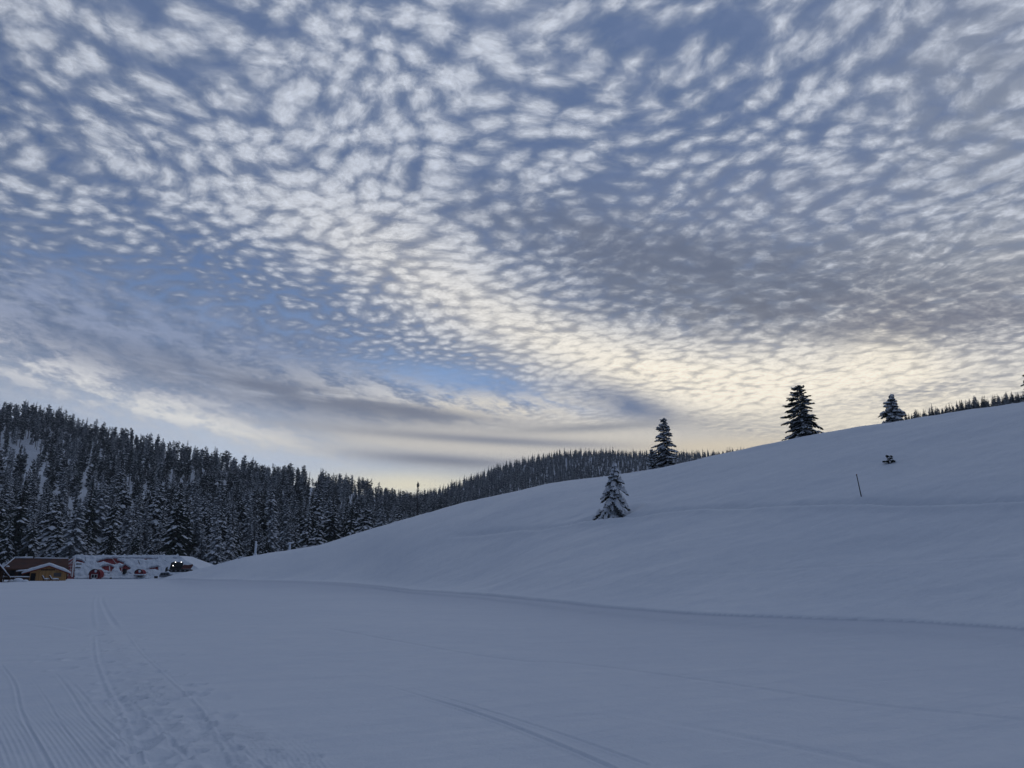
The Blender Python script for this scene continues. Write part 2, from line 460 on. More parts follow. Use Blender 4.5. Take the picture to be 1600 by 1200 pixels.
# gentle rolls of the field and drift shapes on the slope
amp = np.where(REG == 1, 0.045 + 0.20 * np.clip((Yg - YT) / 8, 0, 1), 0.045) * np.clip(R_ / 25, 0.15, 1.2) * (REG < 2)
nearYc = np.where(REG == 1, 1, 1)
Z = Z + amp * fbm(X / 9.0, YY / 6.0, 1) + (REG == 1) * 0.07 * fbm(X / 2.2, YY / 1.1, 2) * np.clip((Yg - YT) / 4, 0, 1) + (REG == 0) * 0.008 * fbm(X / 1.2, YY / 1.4, 3)

# the cut bank where the groomer passed along the foot of the slope
t = Yg - YT
bank_on = np.clip((Ug + 0.47) / 0.06, 0, 1) * np.clip((0.85 - Ug) / 0.1, 0, 1) * (R_ < 170)
sc = np.clip(YT / 22.0, 1, 5)
tt = t / sc ** 0.5
wob = 0.03 * fbm(X / 1.3, YY / 1.3, 8)
Z = Z + bank_on * (0.095 * sc ** 0.45 / (1 + np.exp(-(t + wob) / 0.05)) + 0.10 * sc ** 0.3 / (1 + np.exp(-np.clip((t + 3.0 + 3 * wob) / 0.30, -40, 40)))
                   + 0.10 * (sc - 1) * np.exp(-(np.minimum(t, 0) / (3.0 * sc)) ** 2)) * np.exp(-np.clip(t, 0, 60) / 3.5)

TOE_DARK = (t < 0) * (0.18 + 0.82 * np.exp(np.minimum(t, 0) / (7.0 * sc)) * bank_on)  # field colour deepens towards the foot of the slope, slope itself left pale
TROD = np.zeros_like(Z); GPH = np.zeros_like(Z); GAM = np.zeros_like(Z)
near = front & (R_ < 60)
ix = np.where(near.any(axis=1))[0]; n0 = ix[-1] + 1
Xn, Yn = X[:n0, :1001], YY[:n0, :1001]
def track(pix, depth, width, rim, clear=0.0):
    d, arc = dist_poly(Xn, Yn, smooth_line(pix))
    w = width * 0.62; depth = depth * 0.5; rim = rim * 0.55
    fade = np.clip(arc / 3.0, 0, 1) ** 1.5
    Z[:n0, :1001] += (-depth * np.exp(-(d / w) ** 2) + rim * np.exp(-((np.abs(d) - 1.9 * w) / w) ** 2)) * fade
# ski and groomer edges, bottom left
for pix, dp, w, rim in [
    ([(-10, 1022), (20, 1062), (33, 1110), (60, 1165), (86, 1215)], 0.020, 0.028, 0.014),
    ([(44, 1052), (72, 1090), (95, 1130), (125, 1172), (155, 1215)], 0.014, 0.020, 0.010),
    ([(78, 1040), (108, 1076), (135, 1118), (175, 1165), (216, 1210)], 0.020, 0.030, 0.012),
    ([(95, 1048), (128, 1082), (160, 1122), (200, 1162), (235, 1205)], 0.012, 0.030, 0.012),
    ([(142, 1068), (170, 1100), (196, 1128)], 0.018, 0.026, 0.010),
    ([(-10, 1140), (10, 1180), (25, 1215)], 0.014, 0.024, 0.010),
    ([(148, 985), (151, 1020), (160, 1050), (170, 1075), (186, 1100), (200, 1135), (222, 1180), (238, 1215)], -0.020, 0.050, -0.014),
    ([(190, 1070), (215, 1105), (250, 1140), (300, 1190)], 0.018, 0.035, 0.014),
    ([(195, 983), (215, 1010), (240, 1035), (275, 1068), (312, 1102), (345, 1160), (378, 1215)], -0.012, 0.035, -0.010),
    ([(310, 1115), (350, 1150), (400, 1190), (440, 1220)], 0.014, 0.030, 0.010),
    ([(460, 1158), (500, 1195), (530, 1225)], 0.012, 0.024, 0.010),
    ([(580, 1062), (640, 1080), (720, 1105), (800, 1135), (880, 1168), (960, 1202)], 0.040, 0.045, 0.024),
    ([(600, 1062), (700, 1090), (800, 1122), (900, 1155), (1010, 1195)], 0.026, 0.036, 0.014),
    ([(480, 975), (560, 988), (640, 1002), (800, 1028), (900, 1034), (1100, 1060), (1300, 1090), (1450, 1108), (1600, 1124)], -0.028, 0.12, -0.012),
    ([(900, 1100), (1100, 1140), (1300, 1180), (1400, 1205)], 0.030, 0.14, 0.010),
    ([(152, 985), (147, 955), (150, 932), (165, 918)], -0.03, 0.10, -0.01),
    ([(185, 985), (166, 955), (160, 932), (170, 918)], 0.04, 0.12, 0.02),
    ([(170, 940), (230, 922), (330, 912)], -0.05, 0.5, 0.0),
    ([(0, 975), (60, 977), (110, 985)], -0.04, 0.25, -0.01),
    ([(260, 948), (340, 958), (420, 965)], -0.03, 0.25, -0.01),
]:
    track(pix, dp, w, rim)
# corduroy beds
d, arc = dist_poly(Xn, Yn, smooth_line([(-60, 1000), (-30, 1062), (-5, 1110), (25, 1165), (50, 1230)]))
g1 = np.clip((1.05 - np.abs(d - 0.0)) / 0.12, 0, 1)
d2_, arc2 = dist_poly(Xn, Yn, smooth_line([(330, 1040), (380, 1110), (440, 1180), (480, 1230)]))
g2 = np.clip((0.45 - np.abs(d2_)) / 0.2, 0, 1) * np.clip((8.9 - Yn) / 1.0, 0, 1)
g1 = g1 * np.clip((11.2 - Yn) / 2.5, 0, 1)
GPH[:n0, :1001] = np.where(g1 > 0, d / 0.052, d2_ / 0.055)
GAM[:n0, :1001] = np.maximum(g1 * (0.8 + 0.2 * fbm(Xn * 2, Yn * 2, 5)), g2 * 0.6)
# boot and ski churn in the band of tracks
d, arc = dist_poly(Xn, Yn, smooth_line([(152, 935), (170, 985), (215, 1040), (262, 1100), (320, 1180), (345, 1225)]))
wband = np.clip(0.35 + (14 - Yn) * 0.11, 0.30, 1.1)
TROD[:n0, :1001] = np.clip((wband - np.abs(d)) / 0.3, 0, 1) * np.clip((40 - Yn) / 10, 0, 1) * np.clip(0.6 + 0.5 * fbm(Xn * 1.5, Yn * 1.5, 6), 0.1, 1)
_r = np.random.RandomState(12)
lineL = smooth_line([(150, 985), (160, 1050), (186, 1100), (200, 1135), (222, 1180), (240, 1220)], 30)
spots = []
for k in range(0, len(lineL), 6):
    spots.append((lineL[k][0] + _r.normal(0.06, 0.06), lineL[k][1] + _r.normal(0, 0.05), _r.uniform(0.08, 0.13), _r.uniform(0.02, 0.035)))
mid = smooth_line([(175, 990), (215, 1040), (262, 1100), (320, 1180), (345, 1225)], 30)
for k in range(110):
    q = mid[_r.randint(len(mid))]
    spots.append((q[0] + _r.normal(0, 0.40), q[1] + _r.normal(0, 0.3), _r.uniform(0.05, 0.12), _r.uniform(0.010, 0.034)))
for px, py in [(205, 1092), (222, 1115), (240, 1115), (250, 1143), (215, 1165), (268, 1187), (78, 1030), (100, 1043), (85, 1020), (120, 1028), (182, 1012)]:
    q = hit(px, py); spots.append((q[0], q[1], 0.14, 0.035))
for sx, sy, sr, sd in spots:
    q = ((Xn - sx) / sr) ** 2 + ((Yn - sy) / (sr * 1.9)) ** 2
    Z[:n0, :1001] += -sd * np.exp(-q ** 1.5) + 0.35 * sd * np.exp(-((np.sqrt(q) - 1.5) / 0.35) ** 2)

# old traverse across the slope and faint ski lines on it
nf = np.where(RS < 140)[0][-1] + 1
Xf, Yf = X[:nf, :1001], YY[:nf, :1001]
for pix, dp, w in [([(700, 838), (760, 832), (850, 823), (940, 814), (1030, 803), (1130, 796), (1300, 790), (1600, 782)], 0.30, 0.45),
                   ([(940, 925), (1060, 903), (1200, 893), (1320, 884), (1430, 880), (1590, 868)], 0.05, 0.12),
                   ([(600, 905), (680, 880), (740, 862)], 0.05, 0.20), ([(560, 908), (600, 885), (690, 850)], 0.05, 0.20),
                   ([(900, 880), (980, 868), (1080, 858)], 0.03, 0.12), ([(1240, 930), (1330, 920), (1400, 912)], 0.03, 0.10)]:
    d, arc = dist_poly(Xf, Yf, smooth_line(pix))
    Z[:nf, :1001] += (-dp * np.exp(-(d / w) ** 2) + 0.5 * dp * np.exp(-((d + 2 * w) / w) ** 2)) * np.clip(arc / 6, 0, 1) * (REG[:nf, :1001] == 1)

# tree wells
def surface(x, y):
    """height of the finished sheet at a ground point in view"""
    az = math.atan2(x, y); r = math.hypot(x, y)
    i = (az + HALF) / (2 * HALF) * 1000; j = np.searchsorted(RS, r) - 1
    i0 = int(min(max(i, 0), 999)); fi = i - i0; j = int(min(max(j, 0), len(RS) - 2))
    fj = (r - RS[j]) / (RS[j + 1] - RS[j])
    return float((Z[j, i0] * (1 - fi) + Z[j, i0 + 1] * fi) * (1 - fj) + (Z[j + 1, i0] * (1 - fi) + Z[j + 1, i0 + 1] * fi) * fj)

TREE955 = hit(957, 806)
dd = np.hypot(Xf - TREE955[0] - 0.1, Yf - TREE955[1] - 0.2)
Z[:nf, :1001] += -0.75 * np.exp(-(dd / 1.5) ** 2.0) + 0.15 * np.exp(-((dd - 2.6) / 0.7) ** 2)

# ------------------------------------------------------------------ build the ground sheet, cut by kind of ground
nr, na = Z.shape
Pc = np.stack([X, YY, Z], axis=2).reshape(-1, 3)
jj, ii = np.meshgrid(np.arange(nr - 1), np.arange(na), indexing='ij')
i2 = (ii + 1) % na
quads = np.stack([jj * na + ii, jj * na + i2, (jj + 1) * na + i2, (jj + 1) * na + ii], axis=2).reshape(-1, 4)
# smooth normals of the whole sheet, kept on every piece so that the cuts do not show
v0 = Pc[quads[:, 2]] - Pc[quads[:, 0]]; v1 = Pc[quads[:, 3]] - Pc[quads[:, 1]]
fn = np.cross(v0, v1)
fn[fn[:, 2] < 0] *= -1
vn = np.zeros_like(Pc)
for c in range(4): np.add.at(vn, quads[:, c], fn)
vn /= np.linalg.norm(vn, axis=1, keepdims=True) + 1e-12
regf = REG[:-1][:, :].reshape(-1)

def mesh_np(name, verts, faces, mats, matidx=None, smooth=True):
    """faces: int array (n,4) or (n,3)"""
    me = bpy.data.meshes.new(name)
    n, k = faces.shape
    me.vertices.add(len(verts)); me.vertices.foreach_set('co', np.ascontiguousarray(verts, dtype=np.float32).ravel())
    me.loops.add(n * k); me.loops.foreach_set('vertex_index', np.ascontiguousarray(faces, dtype=np.int32).ravel())
    me.polygons.add(n)
    me.polygons.foreach_set('loop_start', np.arange(0, n * k, k, dtype=np.int32))
    me.polygons.foreach_set('loop_total', np.full(n, k, dtype=np.int32))
    for m in mats: me.materials.append(m)
    if matidx is not None: me.polygons.foreach_set('material_index', np.ascontiguousarray(matidx, dtype=np.int32))
    me.polygons.foreach_set('use_smooth', np.full(n, smooth, dtype=bool))
    me.update(calc_edges=True)
    return me

def link(name, me, parent=None, loc=None):
    o = bpy.data.objects.new(name, me); COL.objects.link(o)
    if parent: o.parent = parent
    if loc is not None: o.location = loc
    return o
def tag(o, label=None, cat=None, group=None, kind=None):
    if label: o['label'] = label
    if cat: o['category'] = cat
    if group: o['group'] = group
    if kind: o['kind'] = kind
    return o

def sheet_piece(name, sel, material, attrs=False):
    q = quads[sel]
    used, inv = np.unique(q.ravel(), return_inverse=True)
    me = mesh_np(name, Pc[used], inv.reshape(-1, 4), [material])
    if attrs:
        for an, arr in (('groom_phase', GPH), ('groom_amount', GAM), ('trodden', TROD), ('toe_dark', TOE_DARK)):
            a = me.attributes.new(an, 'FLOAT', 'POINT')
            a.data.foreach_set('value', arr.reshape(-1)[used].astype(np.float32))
    me.normals_split_custom_set_from_vertices(vn[used].tolist()) if len(used) < 900000 else None
    o = link(name, me); o['kind'] = 'structure'
    return o
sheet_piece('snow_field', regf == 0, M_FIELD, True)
sheet_piece('snow_slope', regf == 1, M_FIELD, False)
sheet_piece('forest_hillside', regf == 2, M_HILLSNOW, False)

# ------------------------------------------------------------------ conifers
class Soup:
    """collects triangles as separate lumps of numbers"""
    def __init__(self): self.v = []; self.f = []; self.n = 0
    def add(self, v, f):
        self.v.append(np.asarray(v, float)); self.f.append(np.asarray(f, int) + self.n); self.n += len(v)
    def arrays(self):
        if not self.v: return np.zeros((0, 3)), np.zeros((0, 3), int)
        return np.concatenate(self.v), np.concatenate(self.f)

def unit(v): return v / (np.linalg.norm(v) + 1e-9)

def kite(S, p0, p1, w, side, lift=0.0, mid=0.4):
    """a flat sprig from p0 to p1, w half-wide, its spine lifted"""
    d = p1 - p0; m = p0 + d * mid
    S.add([p0, m + side * w - np.array([0, 0, lift]), p1, m - side * w - np.array([0, 0, lift]), m], [[0, 1, 4], [1, 2, 4], [2, 3, 4], [3, 0, 4]])

def pad(S, p0, p1, w, side, th, rng):
    """a lump of snow lying along p0-p1"""
    d = p1 - p0; up = np.array([0, 0, 1.0])
    a = p0 + d * 0.30; b = p0 + d * 0.72
    j = rng.uniform(0.8, 1.2, 4)
    V = [p0, a + side * w * j[0] , b + side * w * 0.8 * j[1], p1, b - side * w * 0.8 * j[2], a - side * w * j[3],
         a + up * th, b + up * th * 0.8]
    S.add(V, [[0, 1, 6], [1, 2, 7], [1, 7, 6], [2, 3, 7], [3, 4, 7], [4, 5, 6], [4, 6, 7], [5, 0, 6]])

def frustum(S, p0, p1, r0, r1, k=5):
    d = unit(p1 - p0); a = unit(np.cross(d, [0.3, 1, 0.2])); b = np.cross(d, a)
    ang = np.linspace(0, 2 * math.pi, k, endpoint=False)
    ring = np.outer(np.cos(ang), a) + np.outer(np.sin(ang), b)
    V = np.concatenate([p0 + ring * r0, p1 + ring * r1])
    F = []
    for i in range(k):
        j = (i + 1) % k
        F += [[i, j, k + j], [i, k + j, k + i]]
    S.add(V, F)

def conifer(seed, H, R, base=0.08, n=90, shape=1.0, droop=0.4, snow=0.8, lod=1, lean=0.0, gap=0.15, top_round=0.0, pads=1.0, upturn=0.25):
    """returns three soups: trunk, needles, snow.  lod 0 = far, 1 = forest, 2 = close"""
    rng = np.random.RandomState(seed)
    T, F, S = Soup(), Soup(), Soup()
    tr = (0.011 if lod == 0 else 0.014) * H + 0.03
    bend = np.array([lean * H * 0.06, rng.normal(0, 0.01) * H, 0])
    def axis(t): return np.array([0, 0, H * t]) + bend * t * t
    segs = 5 if lod else 2
    for i in range(segs):
        t0, t1 = i / segs, (i + 1) / segs
        frustum(T, axis(t0) + (np.array([0, 0, -0.6]) if i == 0 else 0), axis(t1), tr * (1 - t0) + 0.015, tr * (1 - t1) + 0.01, 6 if lod == 2 else 4)
    ga = rng.uniform(0, 6.28)
    lop = rng.uniform(0, 6.28)
    for i in range(n):
        t = base + (1 - base) * ((i + rng.uniform(0, 1)) / n) ** (1.12 if lod else 1.0)
        if t > 0.985: t = 0.985
        prof = (1 - t) / (1 - base)
        L = R * (prof ** shape * (1 - top_round) + top_round * math.sqrt(max(1 - (2 * (t - base) / (1 - base) - 1) ** 2, 0.02)))
        L = max(L, 0.04 * R + 0.05) * (rng.uniform(0.62, 1.12) if lod < 2 else rng.uniform(0.55, 1.22))
        if rng.rand() < gap: L *= rng.uniform(0.25, 0.6)
        ga += 2.39996 + rng.normal(0, 0.3)
        L *= 1 + 0.12 * math.cos(ga - lop)
        out = np.array([math.cos(ga), math.sin(ga), 0]); side = np.array([-out[1], out[0], 0])
        slope = (-droop * (1 - t) * 1.2 + 0.45 * max(t - 0.55, 0) * 2) + rng.normal(0, 0.10)
        p = axis(t); k = 5 if lod == 2 else 3
        pts = [p]
        for s in range(1, k + 1):
            q = s / k
            zz = slope * q - droop * 0.55 * q * q + upturn * max(q - 0.55, 0) ** 1.0 * 1.0
            pts.append(p + out * L * q + np.array([0, 0, L * zz]) + side * L * 0.06 * math.sin(3 * q + i))
        if lod == 0:
            kite(F, p, pts[-1], L * 0.46, side, L * 0.30)
            F.add([p, pts[-1], pts[-1] - [0, 0, L * 0.30], p - [0, 0, L * 0.55]], [[0, 1, 2], [0, 2, 3]])
            if rng.rand() < snow: pad(S, p + (pts[-1] - p) * 0.35 + [0, 0, 0.05], pts[-1] + [0, 0, 0.08], L * 0.30, side, L * 0.14, rng)
            continue
        if lod == 1:
            w = L * 0.26 + 0.08
            kite(F, pts[0], pts[2], w * 0.9, side, w * 0.8)
            kite(F, pts[1], pts[3], w * 0.9, side, w * 1.0)
            for sg in (-1, 1):
                dd = out * 0.75 + side * sg * 0.75
                for q, ll in ((1, 0.42), (2, 0.34)):
                    e = pts[q] + dd * L * ll * rng.uniform(0.7, 1.2) + np.array([0, 0, -L * rng.uniform(0.10, 0.28)])
                    kite(F, pts[q], e, w * 0.42, unit(np.cross(dd, [0, 0, 1])), w * 0.30)
                    if rng.rand() < snow * 0.75 * pads:
                        pad(S, pts[q] + (e - pts[q]) * 0.3 + [0, 0, 0.05], e + [0, 0, 0.06], w * 0.30, unit(np.cross(dd, [0, 0, 1])), 0.10 + 0.03 * L, rng)
            # hanging underside
            F.add([pts[1], pts[2], pts[2] - [0, 0, w * 1.3], pts[1] - [0, 0, w * 0.9]], [[0, 1, 2], [0, 2, 3]])
            if rng.rand() < snow * pads:
                pad(S, pts[1] + [0, 0, 0.04], pts[3] + [0, 0, 0.03], w * rng.uniform(0.45, 0.8), side, 0.12 + 0.05 * L, rng)
            continue
        # close trees: wood, needle sprays and snow in lumps
        br = 0.012 * L + 0.008
        for s in range(k): frustum(T, pts[s], pts[s + 1], br * (1 - s / k) + 0.004, br * (1 - (s + 1) / k) + 0.003, 3)
        nt = max(5, int(8 + L * 9))
        for j in range(nt):
            q = 0.12 + 0.88 * (j + rng.rand()) / nt
            s = min(int(q * k), k - 1); fr = q * k - s
            c = pts[s] * (1 - fr) + pts[s + 1] * fr
            dirn = unit(pts[s + 1] - pts[s])
            sg = -1 if j % 2 else 1
            tl = (0.16 + 0.34 * L * (1 - q) ** 0.7 * min(1, q * 2.5)) * rng.uniform(0.7, 1.2)
            dd = unit(dirn * rng.uniform(0.55, 1.0) + side * sg * rng.uniform(0.5, 1.0) + np.array([0, 0, rng.uniform(-0.45, 0.05)]))
            e = c + dd * tl
            sd = unit(np.cross(dd, [0, 0, 1]))
            nw = 0.06 + 0.07 * tl
            kite(F, c, e, nw, sd, 0.03, 0.55)
            kite(F, c, e + [0, 0, -0.03], nw * 0.8, np.array([0, 0, 1.0]), 0.0, 0.6)
            # side needles give the ragged outline
            for z in range(3):
                cc = c + (e - c) * rng.uniform(0.25, 0.95)
                ee = cc + unit(dd + sd * rng.uniform(-1, 1) + np.array([0, 0, rng.uniform(-0.7, 0.4)])) * rng.uniform(0.07, 0.15)
                F.add([cc - dd * 0.02, ee, cc + dd * 0.03], [[0, 1, 2]])
            if rng.rand() < snow * 0.8:
                pad(S, c + [0, 0, 0.015], c + (e - c) * rng.uniform(0.75, 1.0) + [0, 0, 0.01], nw * rng.uniform(0.9, 1.5), sd, rng.uniform(0.04, 0.09) * pads, rng)
        if rng.rand() < snow:
            q0, q1 = rng.uniform(0.05, 0.25), rng.uniform(0.75, 0.98)
            m = 3
            for j in range(m):
                qa = q0 + (q1 - q0) * j / m; qb = q0 + (q1 - q0) * (j + 1.25) / m
                def P_(q):
                    q = min(q, 0.999); s = min(int(q * k), k - 1); fr = q * k - s
                    return pts[s] * (1 - fr) + pts[s + 1] * fr
                pad(S, P_(qa) + [0, 0, 0.02], P_(qb) + [0, 0, 0.01], (0.06 + 0.10 * L) * (1.1 - 0.5 * j / m) * rng.uniform(0.7, 1.2), side, rng.uniform(0.07, 0.16) * pads, rng)
    # leader
    kite(F, axis(0.93), axis(1.0) + [0, 0, 0.01 * H], 0.06 + 0.012 * H, np.array([1.0, 0, 0]), 0)
    kite(F, axis(0.93), axis(1.0) + [0, 0, 0.01 * H], 0.06 + 0.012 * H, np.array([0, 1.0, 0]), 0)
    return T, F, S

def tree_meshes(name, soups, needle=None):
    out = []
    for nm, S, m in zip(('trunk', 'crown', 'snow_load'), soups, (M_BARK, needle or M_NEEDLE, M_TREESNOW)):
        v, f = S.arrays()
        out.append(mesh_np(name + '_' + nm, v, f, [m], smooth=(nm != 'crown')) if len(f) else None)
    return out

def joined(name, soups, needle=None):
    V, F, I, n = [], [], [], 0
    for k, S in enumerate(soups):
        v, f = S.arrays()
        if len(f) == 0: continue
        V.append(v); F.append(f + n); I.append(np.full(len(f), k)); n += len(v)
    return mesh_np(name, np.concatenate(V), np.concatenate(F), [M_BARK, needle or M_NEEDLE, M_TREESNOW], np.concatenate(I), smooth=False)

def place_tree(name, meshes, loc, rot=0.0, scale=(1, 1, 1), label=None, group=None, tilt=(0, 0)):
    r = bpy.data.objects.new(name, None); COL.objects.link(r)
    r.location = loc; r.rotation_euler = (tilt[0], tilt[1], rot); r.scale = scale
    r.empty_display_size = 0.2
    for nm, me in zip(('trunk', 'crown', 'snow_load'), meshes):
        if me:
            o = link(nm, me, r)
            if nm == 'snow_load': o['kind'] = 'stuff'
    tag(r, label, 'tree', group)
    return r

# ---- the lone trees on the slope
def stand(px, py, Y=None):
    if Y is None: x, y, z = hit(px, py)
    else:
        u, v = uv(px, py); x, y = u * Y, Y
    return x, y, surface(x, y)

x, y, z = TREE955[0], TREE955[1], surface(TREE955[0], TREE955[1])
h = 90 / 1208 * y
place_tree('fir_tree', tree_meshes('fir_mid', conifer(957, h, h * 0.40, base=0.03, n=125, shape=0.66, droop=0.66, snow=1.0, lod=2, gap=0.30, pads=3.0, upturn=0.0, lean=-0.4)),
           (x, y, z), 0.6, tilt=(0.0, 0.10), label="small snow-laden fir standing alone in a snow hollow part way up the white slope")
Y1 = 104.0
x, y, z = stand(1041, 728, Y1); h = 82 / 1208 * y
place_tree('fir_tree', tree_meshes('fir_b', conifer(1042, h, h * 0.33, base=0.03, n=150, shape=0.60, droop=0.35, snow=0.85, lod=2, gap=0.34, pads=1.3, upturn=0.2, lean=-0.5)),
           (x, y, z - 0.3), 1.0, label="dense dark fir on the slope crest in front of the small far wooded ridge")
x, y, z = stand(1019, 731, Y1 - 0.5); h = 34 / 1208 * y
place_tree('fir_tree', tree_meshes('fir_c', conifer(77, h, h * 0.42, base=0.02, n=60, shape=0.6, droop=0.25, snow=0.95, lod=2, gap=0.2, pads=1.3)),
           (x, y, z - 0.25), 0.0, label="low bushy fir touching the foot of the dense dark fir on the crest")
x, y, z = stand(1257, 690, 88.5); h = 92 / 1208 * y
place_tree('spruce_tree', tree_meshes('spruce_a', conifer(1271, h, h * 0.42, base=0.02, n=185, shape=0.50, droop=0.45, snow=0.72, lod=2, gap=0.24, pads=1.0, upturn=0.45, lean=0.25)),
           (x, y, z - 0.25), 2.2, label="tall wide-branched spruce with ragged upturned tips, standing alone on the slope skyline")
x, y, z = stand(1398, 667, 83.5); h = 56 / 1208 * y
place_tree('fir_tree', tree_meshes('fir_d', conifer(1397, h, h * 0.52, base=0.02, n=120, shape=0.72, droop=0.30, snow=1.0, lod=2, gap=0.15, pads=2.0, upturn=0.1)),
           (x, y, z - 0.3), 0.0, label="short broad snow-plastered fir on the skyline where the line of distant treetops begins")
u, v = uv(1620, 628); x, y = u * 70, 70.0; h = 62 / 1208 * y
place_tree('spruce_tree', tree_meshes('spruce_e', conifer(1600, h, h * 0.36, base=0.1, n=80, shape=0.7, droop=0.35, snow=0.6, lod=2, gap=0.2)),
           (x, y, surface(x, y) - 0.2), 0.0, label="spruce cut by the right picture edge, only branch tips showing above the crest")
# sapling poking out of the snow
x, y, z = hit(1388, 722); h = 13 / 1208 * y + 0.1
sap = conifer(31, h, h * 0.50, base=0.05, n=10, shape=0.4, droop=0.15, snow=0.15, lod=2, gap=0.5, lean=2.5)
place_tree('sapling', tree_meshes('sapling', sap), (x, y, surface(x, y) - 0.1), 0.3, label="tiny dark sapling tip poking out of the open snow slope near the marker pole", tilt=(0.0, 0.18))

# ---- the woods
PROTO = []            # (soups maker args, typical height, kind)
def proto(kind, seed, **kw):
    soups = conifer(seed, 1.0 * kw.pop('H'), **kw)
    return soups
near_specs, pine_specs, far_specs = [], [], []
for i in range(7):
    near_specs.append(conifer(200 + i, 20.0, 4.0 + 0.4 * (i % 4), base=0.05, n=115, shape=0.66 + 0.07 * (i % 3), droop=0.55, snow=(0.25, 0.7, 0.55, 0.95, 0.9, 0.3, 0.8)[i], lod=1, gap=0.25 + 0.05 * (i % 3), pads=(1, 0.9, 1, 1.5, 1.3, 1, 1.2)[i], upturn=0.15, lean=(i % 3 - 1) * 0.6))
for i in range(8):
    pine_specs.append(conifer(300 + i, 20.0, 2.7 + 0.45 * (i % 4), base=0.34 + 0.07 * (i % 3), n=60, shape=0.50, droop=0.20, snow=(0.35, 0.75, 0.5)[i % 3], lod=1, gap=0.40, top_round=0.45 + 0.15 * (i % 3), lean=(i % 3 - 1) * 1.2))
for i in range(6):
    far_specs.append(conifer(400 + i, 16.0, 2.5 + 0.5 * (i % 3), base=0.08, n=44, shape=0.60, droop=0.5, snow=0.85, lod=0, gap=0.2))
specs = near_specs + pine_specs + far_specs
NN, NP, NF = len(near_specs), len(pine_specs), len(far_specs)
FROSTED = {1, 6, NN + 1, NN + 4, NN + NP + 1, NN + NP + 3}
NEED = [M_FARNEEDLE if i in FROSTED else M_NEEDLE for i in range(NN + NP + NF)]
parts_of = [tree_meshes('wood%d' % i, s, NEED[i]) for i, s in enumerate(specs[:NN + NP])]

rng = np.random.RandomState(7)
cand = []            # u, Y, height m, proto, rotation, girth
def scatter(u0, u1, spacing, y_off, y_past, n_try):
    us = rng.uniform(u0, u1, n_try)
    S_, Q_ = sm(us, SU, SY), sm(us, QU, QY)
    lo, hi = S_ + y_off, Q_ + y_past
    ys = np.sqrt(rng.uniform(0, 1, n_try) * (hi ** 2 - lo ** 2) + lo ** 2)
    return us, ys
def thin(us, ys, spacing):
    """keep points no closer than the spacing (hash grid)"""
    keep = []; grid = {}
    X_, Y_ = us * ys, ys
    for i in range(len(us)):
        s = spacing * (0.75 + 0.5 * rng.rand())
        c = (int(X_[i] // s), int(Y_[i] // s)); ok = True
        c = (int(X_[i] // spacing), int(Y_[i] // spacing))
        for a in (-1, 0, 1):
            for b in (-1, 0, 1):
                for k in grid.get((c[0] + a, c[1] + b), ()):
                    if (X_[k] - X_[i]) ** 2 + (Y_[k] - Y_[i]) ** 2 < s * s: ok = False; break
                if not ok: break
            if not ok: break
        if ok: grid.setdefault(c, []).append(i); keep.append(i)
    return keep
clearings = [(uv(25, 735), 0.042, 0.026), (uv(128, 775), 0.007, 0.045), (uv(150, 742), 0.012, 0.015), (uv(350, 768), 0.018, 0.014), (uv(70, 742), 0.02, 0.012), (uv(548, 790), 0.016, 0.007), (uv(485, 770), 0.012, 0.010)]
def heights_at(us, ys):
    z, reg, _ = coarse(us, ys); return z, reg
for (u0, u1, spacing, yo, yp, nt) in [(-0.86, -0.10, 6.2, 0, 45, 16000), (-0.14, 0.36, 6.4, 0, 40, 40000), (0.36, 0.86, 2.3, 125, 14, 16000)]:
    us, ys = scatter(u0, u1, spacing, yo, yp, nt)
    z, reg = heights_at(us, ys)
    vv = (z - EYE) / ys
    den = fbm(us * ys / 38.0, ys / 38.0, 21)
    clear = np.zeros(len(us), bool)
    for (cu, cv), wu, wv in clearings:
        clear |= (((us - cu) / wu) ** 2 + ((vv - cv) / wv) ** 2 < 0.8) & (rng.rand(len(us)) < 0.93)
    ok = (reg == 2) & ~clear & ~((den < -0.62) & (us < -0.1))
    us, ys, z = us[ok], ys[ok], z[ok]
    k = thin(us, ys, spacing)
    us, ys, z = us[k], ys[k], z[k]
    Ys, Yr = sm(us, SU, SY), sm(us, QU, QY)
    for a, b, zz, s0, r0 in zip(us, ys, z, Ys, Yr):
        f = (b - s0) / (r0 - s0)
        r = rng.rand()
        if b > 760 or a > 0.1:
            ht = rng.uniform(9, 16) if a < 0.34 else rng.uniform(3.8, 8.0)
            if a > 0.34 and rng.rand() < 0.7: cand.append((a, b, zz, ht * rng.choice([0.7, 1.0, 1.15]), int(rng.choice([0, 2, 5, 6])), rng.uniform(0, 6.28), rng.uniform(0.9, 1.5)))
            else: cand.append((a, b, zz, ht, NN + NP + rng.randint(NF), rng.uniform(0, 6.28), rng.uniform(0.8, 1.2)))
        elif f < 0.30 - 0.12 * r:
            ht = rng.uniform(7, 20) if rng.rand() < 0.75 else rng.uniform(19, 27)
            cand.append((a, b, zz, ht, rng.randint(NN), rng.uniform(0, 6.28), rng.uniform(0.9, 1.25)))
        else:
            ht = rng.uniform(8, 21) * (0.9 if f > 0.8 else 1)
            pr = NN + rng.randint(NP) if rng.rand() < 0.72 else rng.randint(NN)
            cand.append((a, b, zz, ht, pr, rng.uniform(0, 6.28), rng.uniform(0.75, 1.1)))
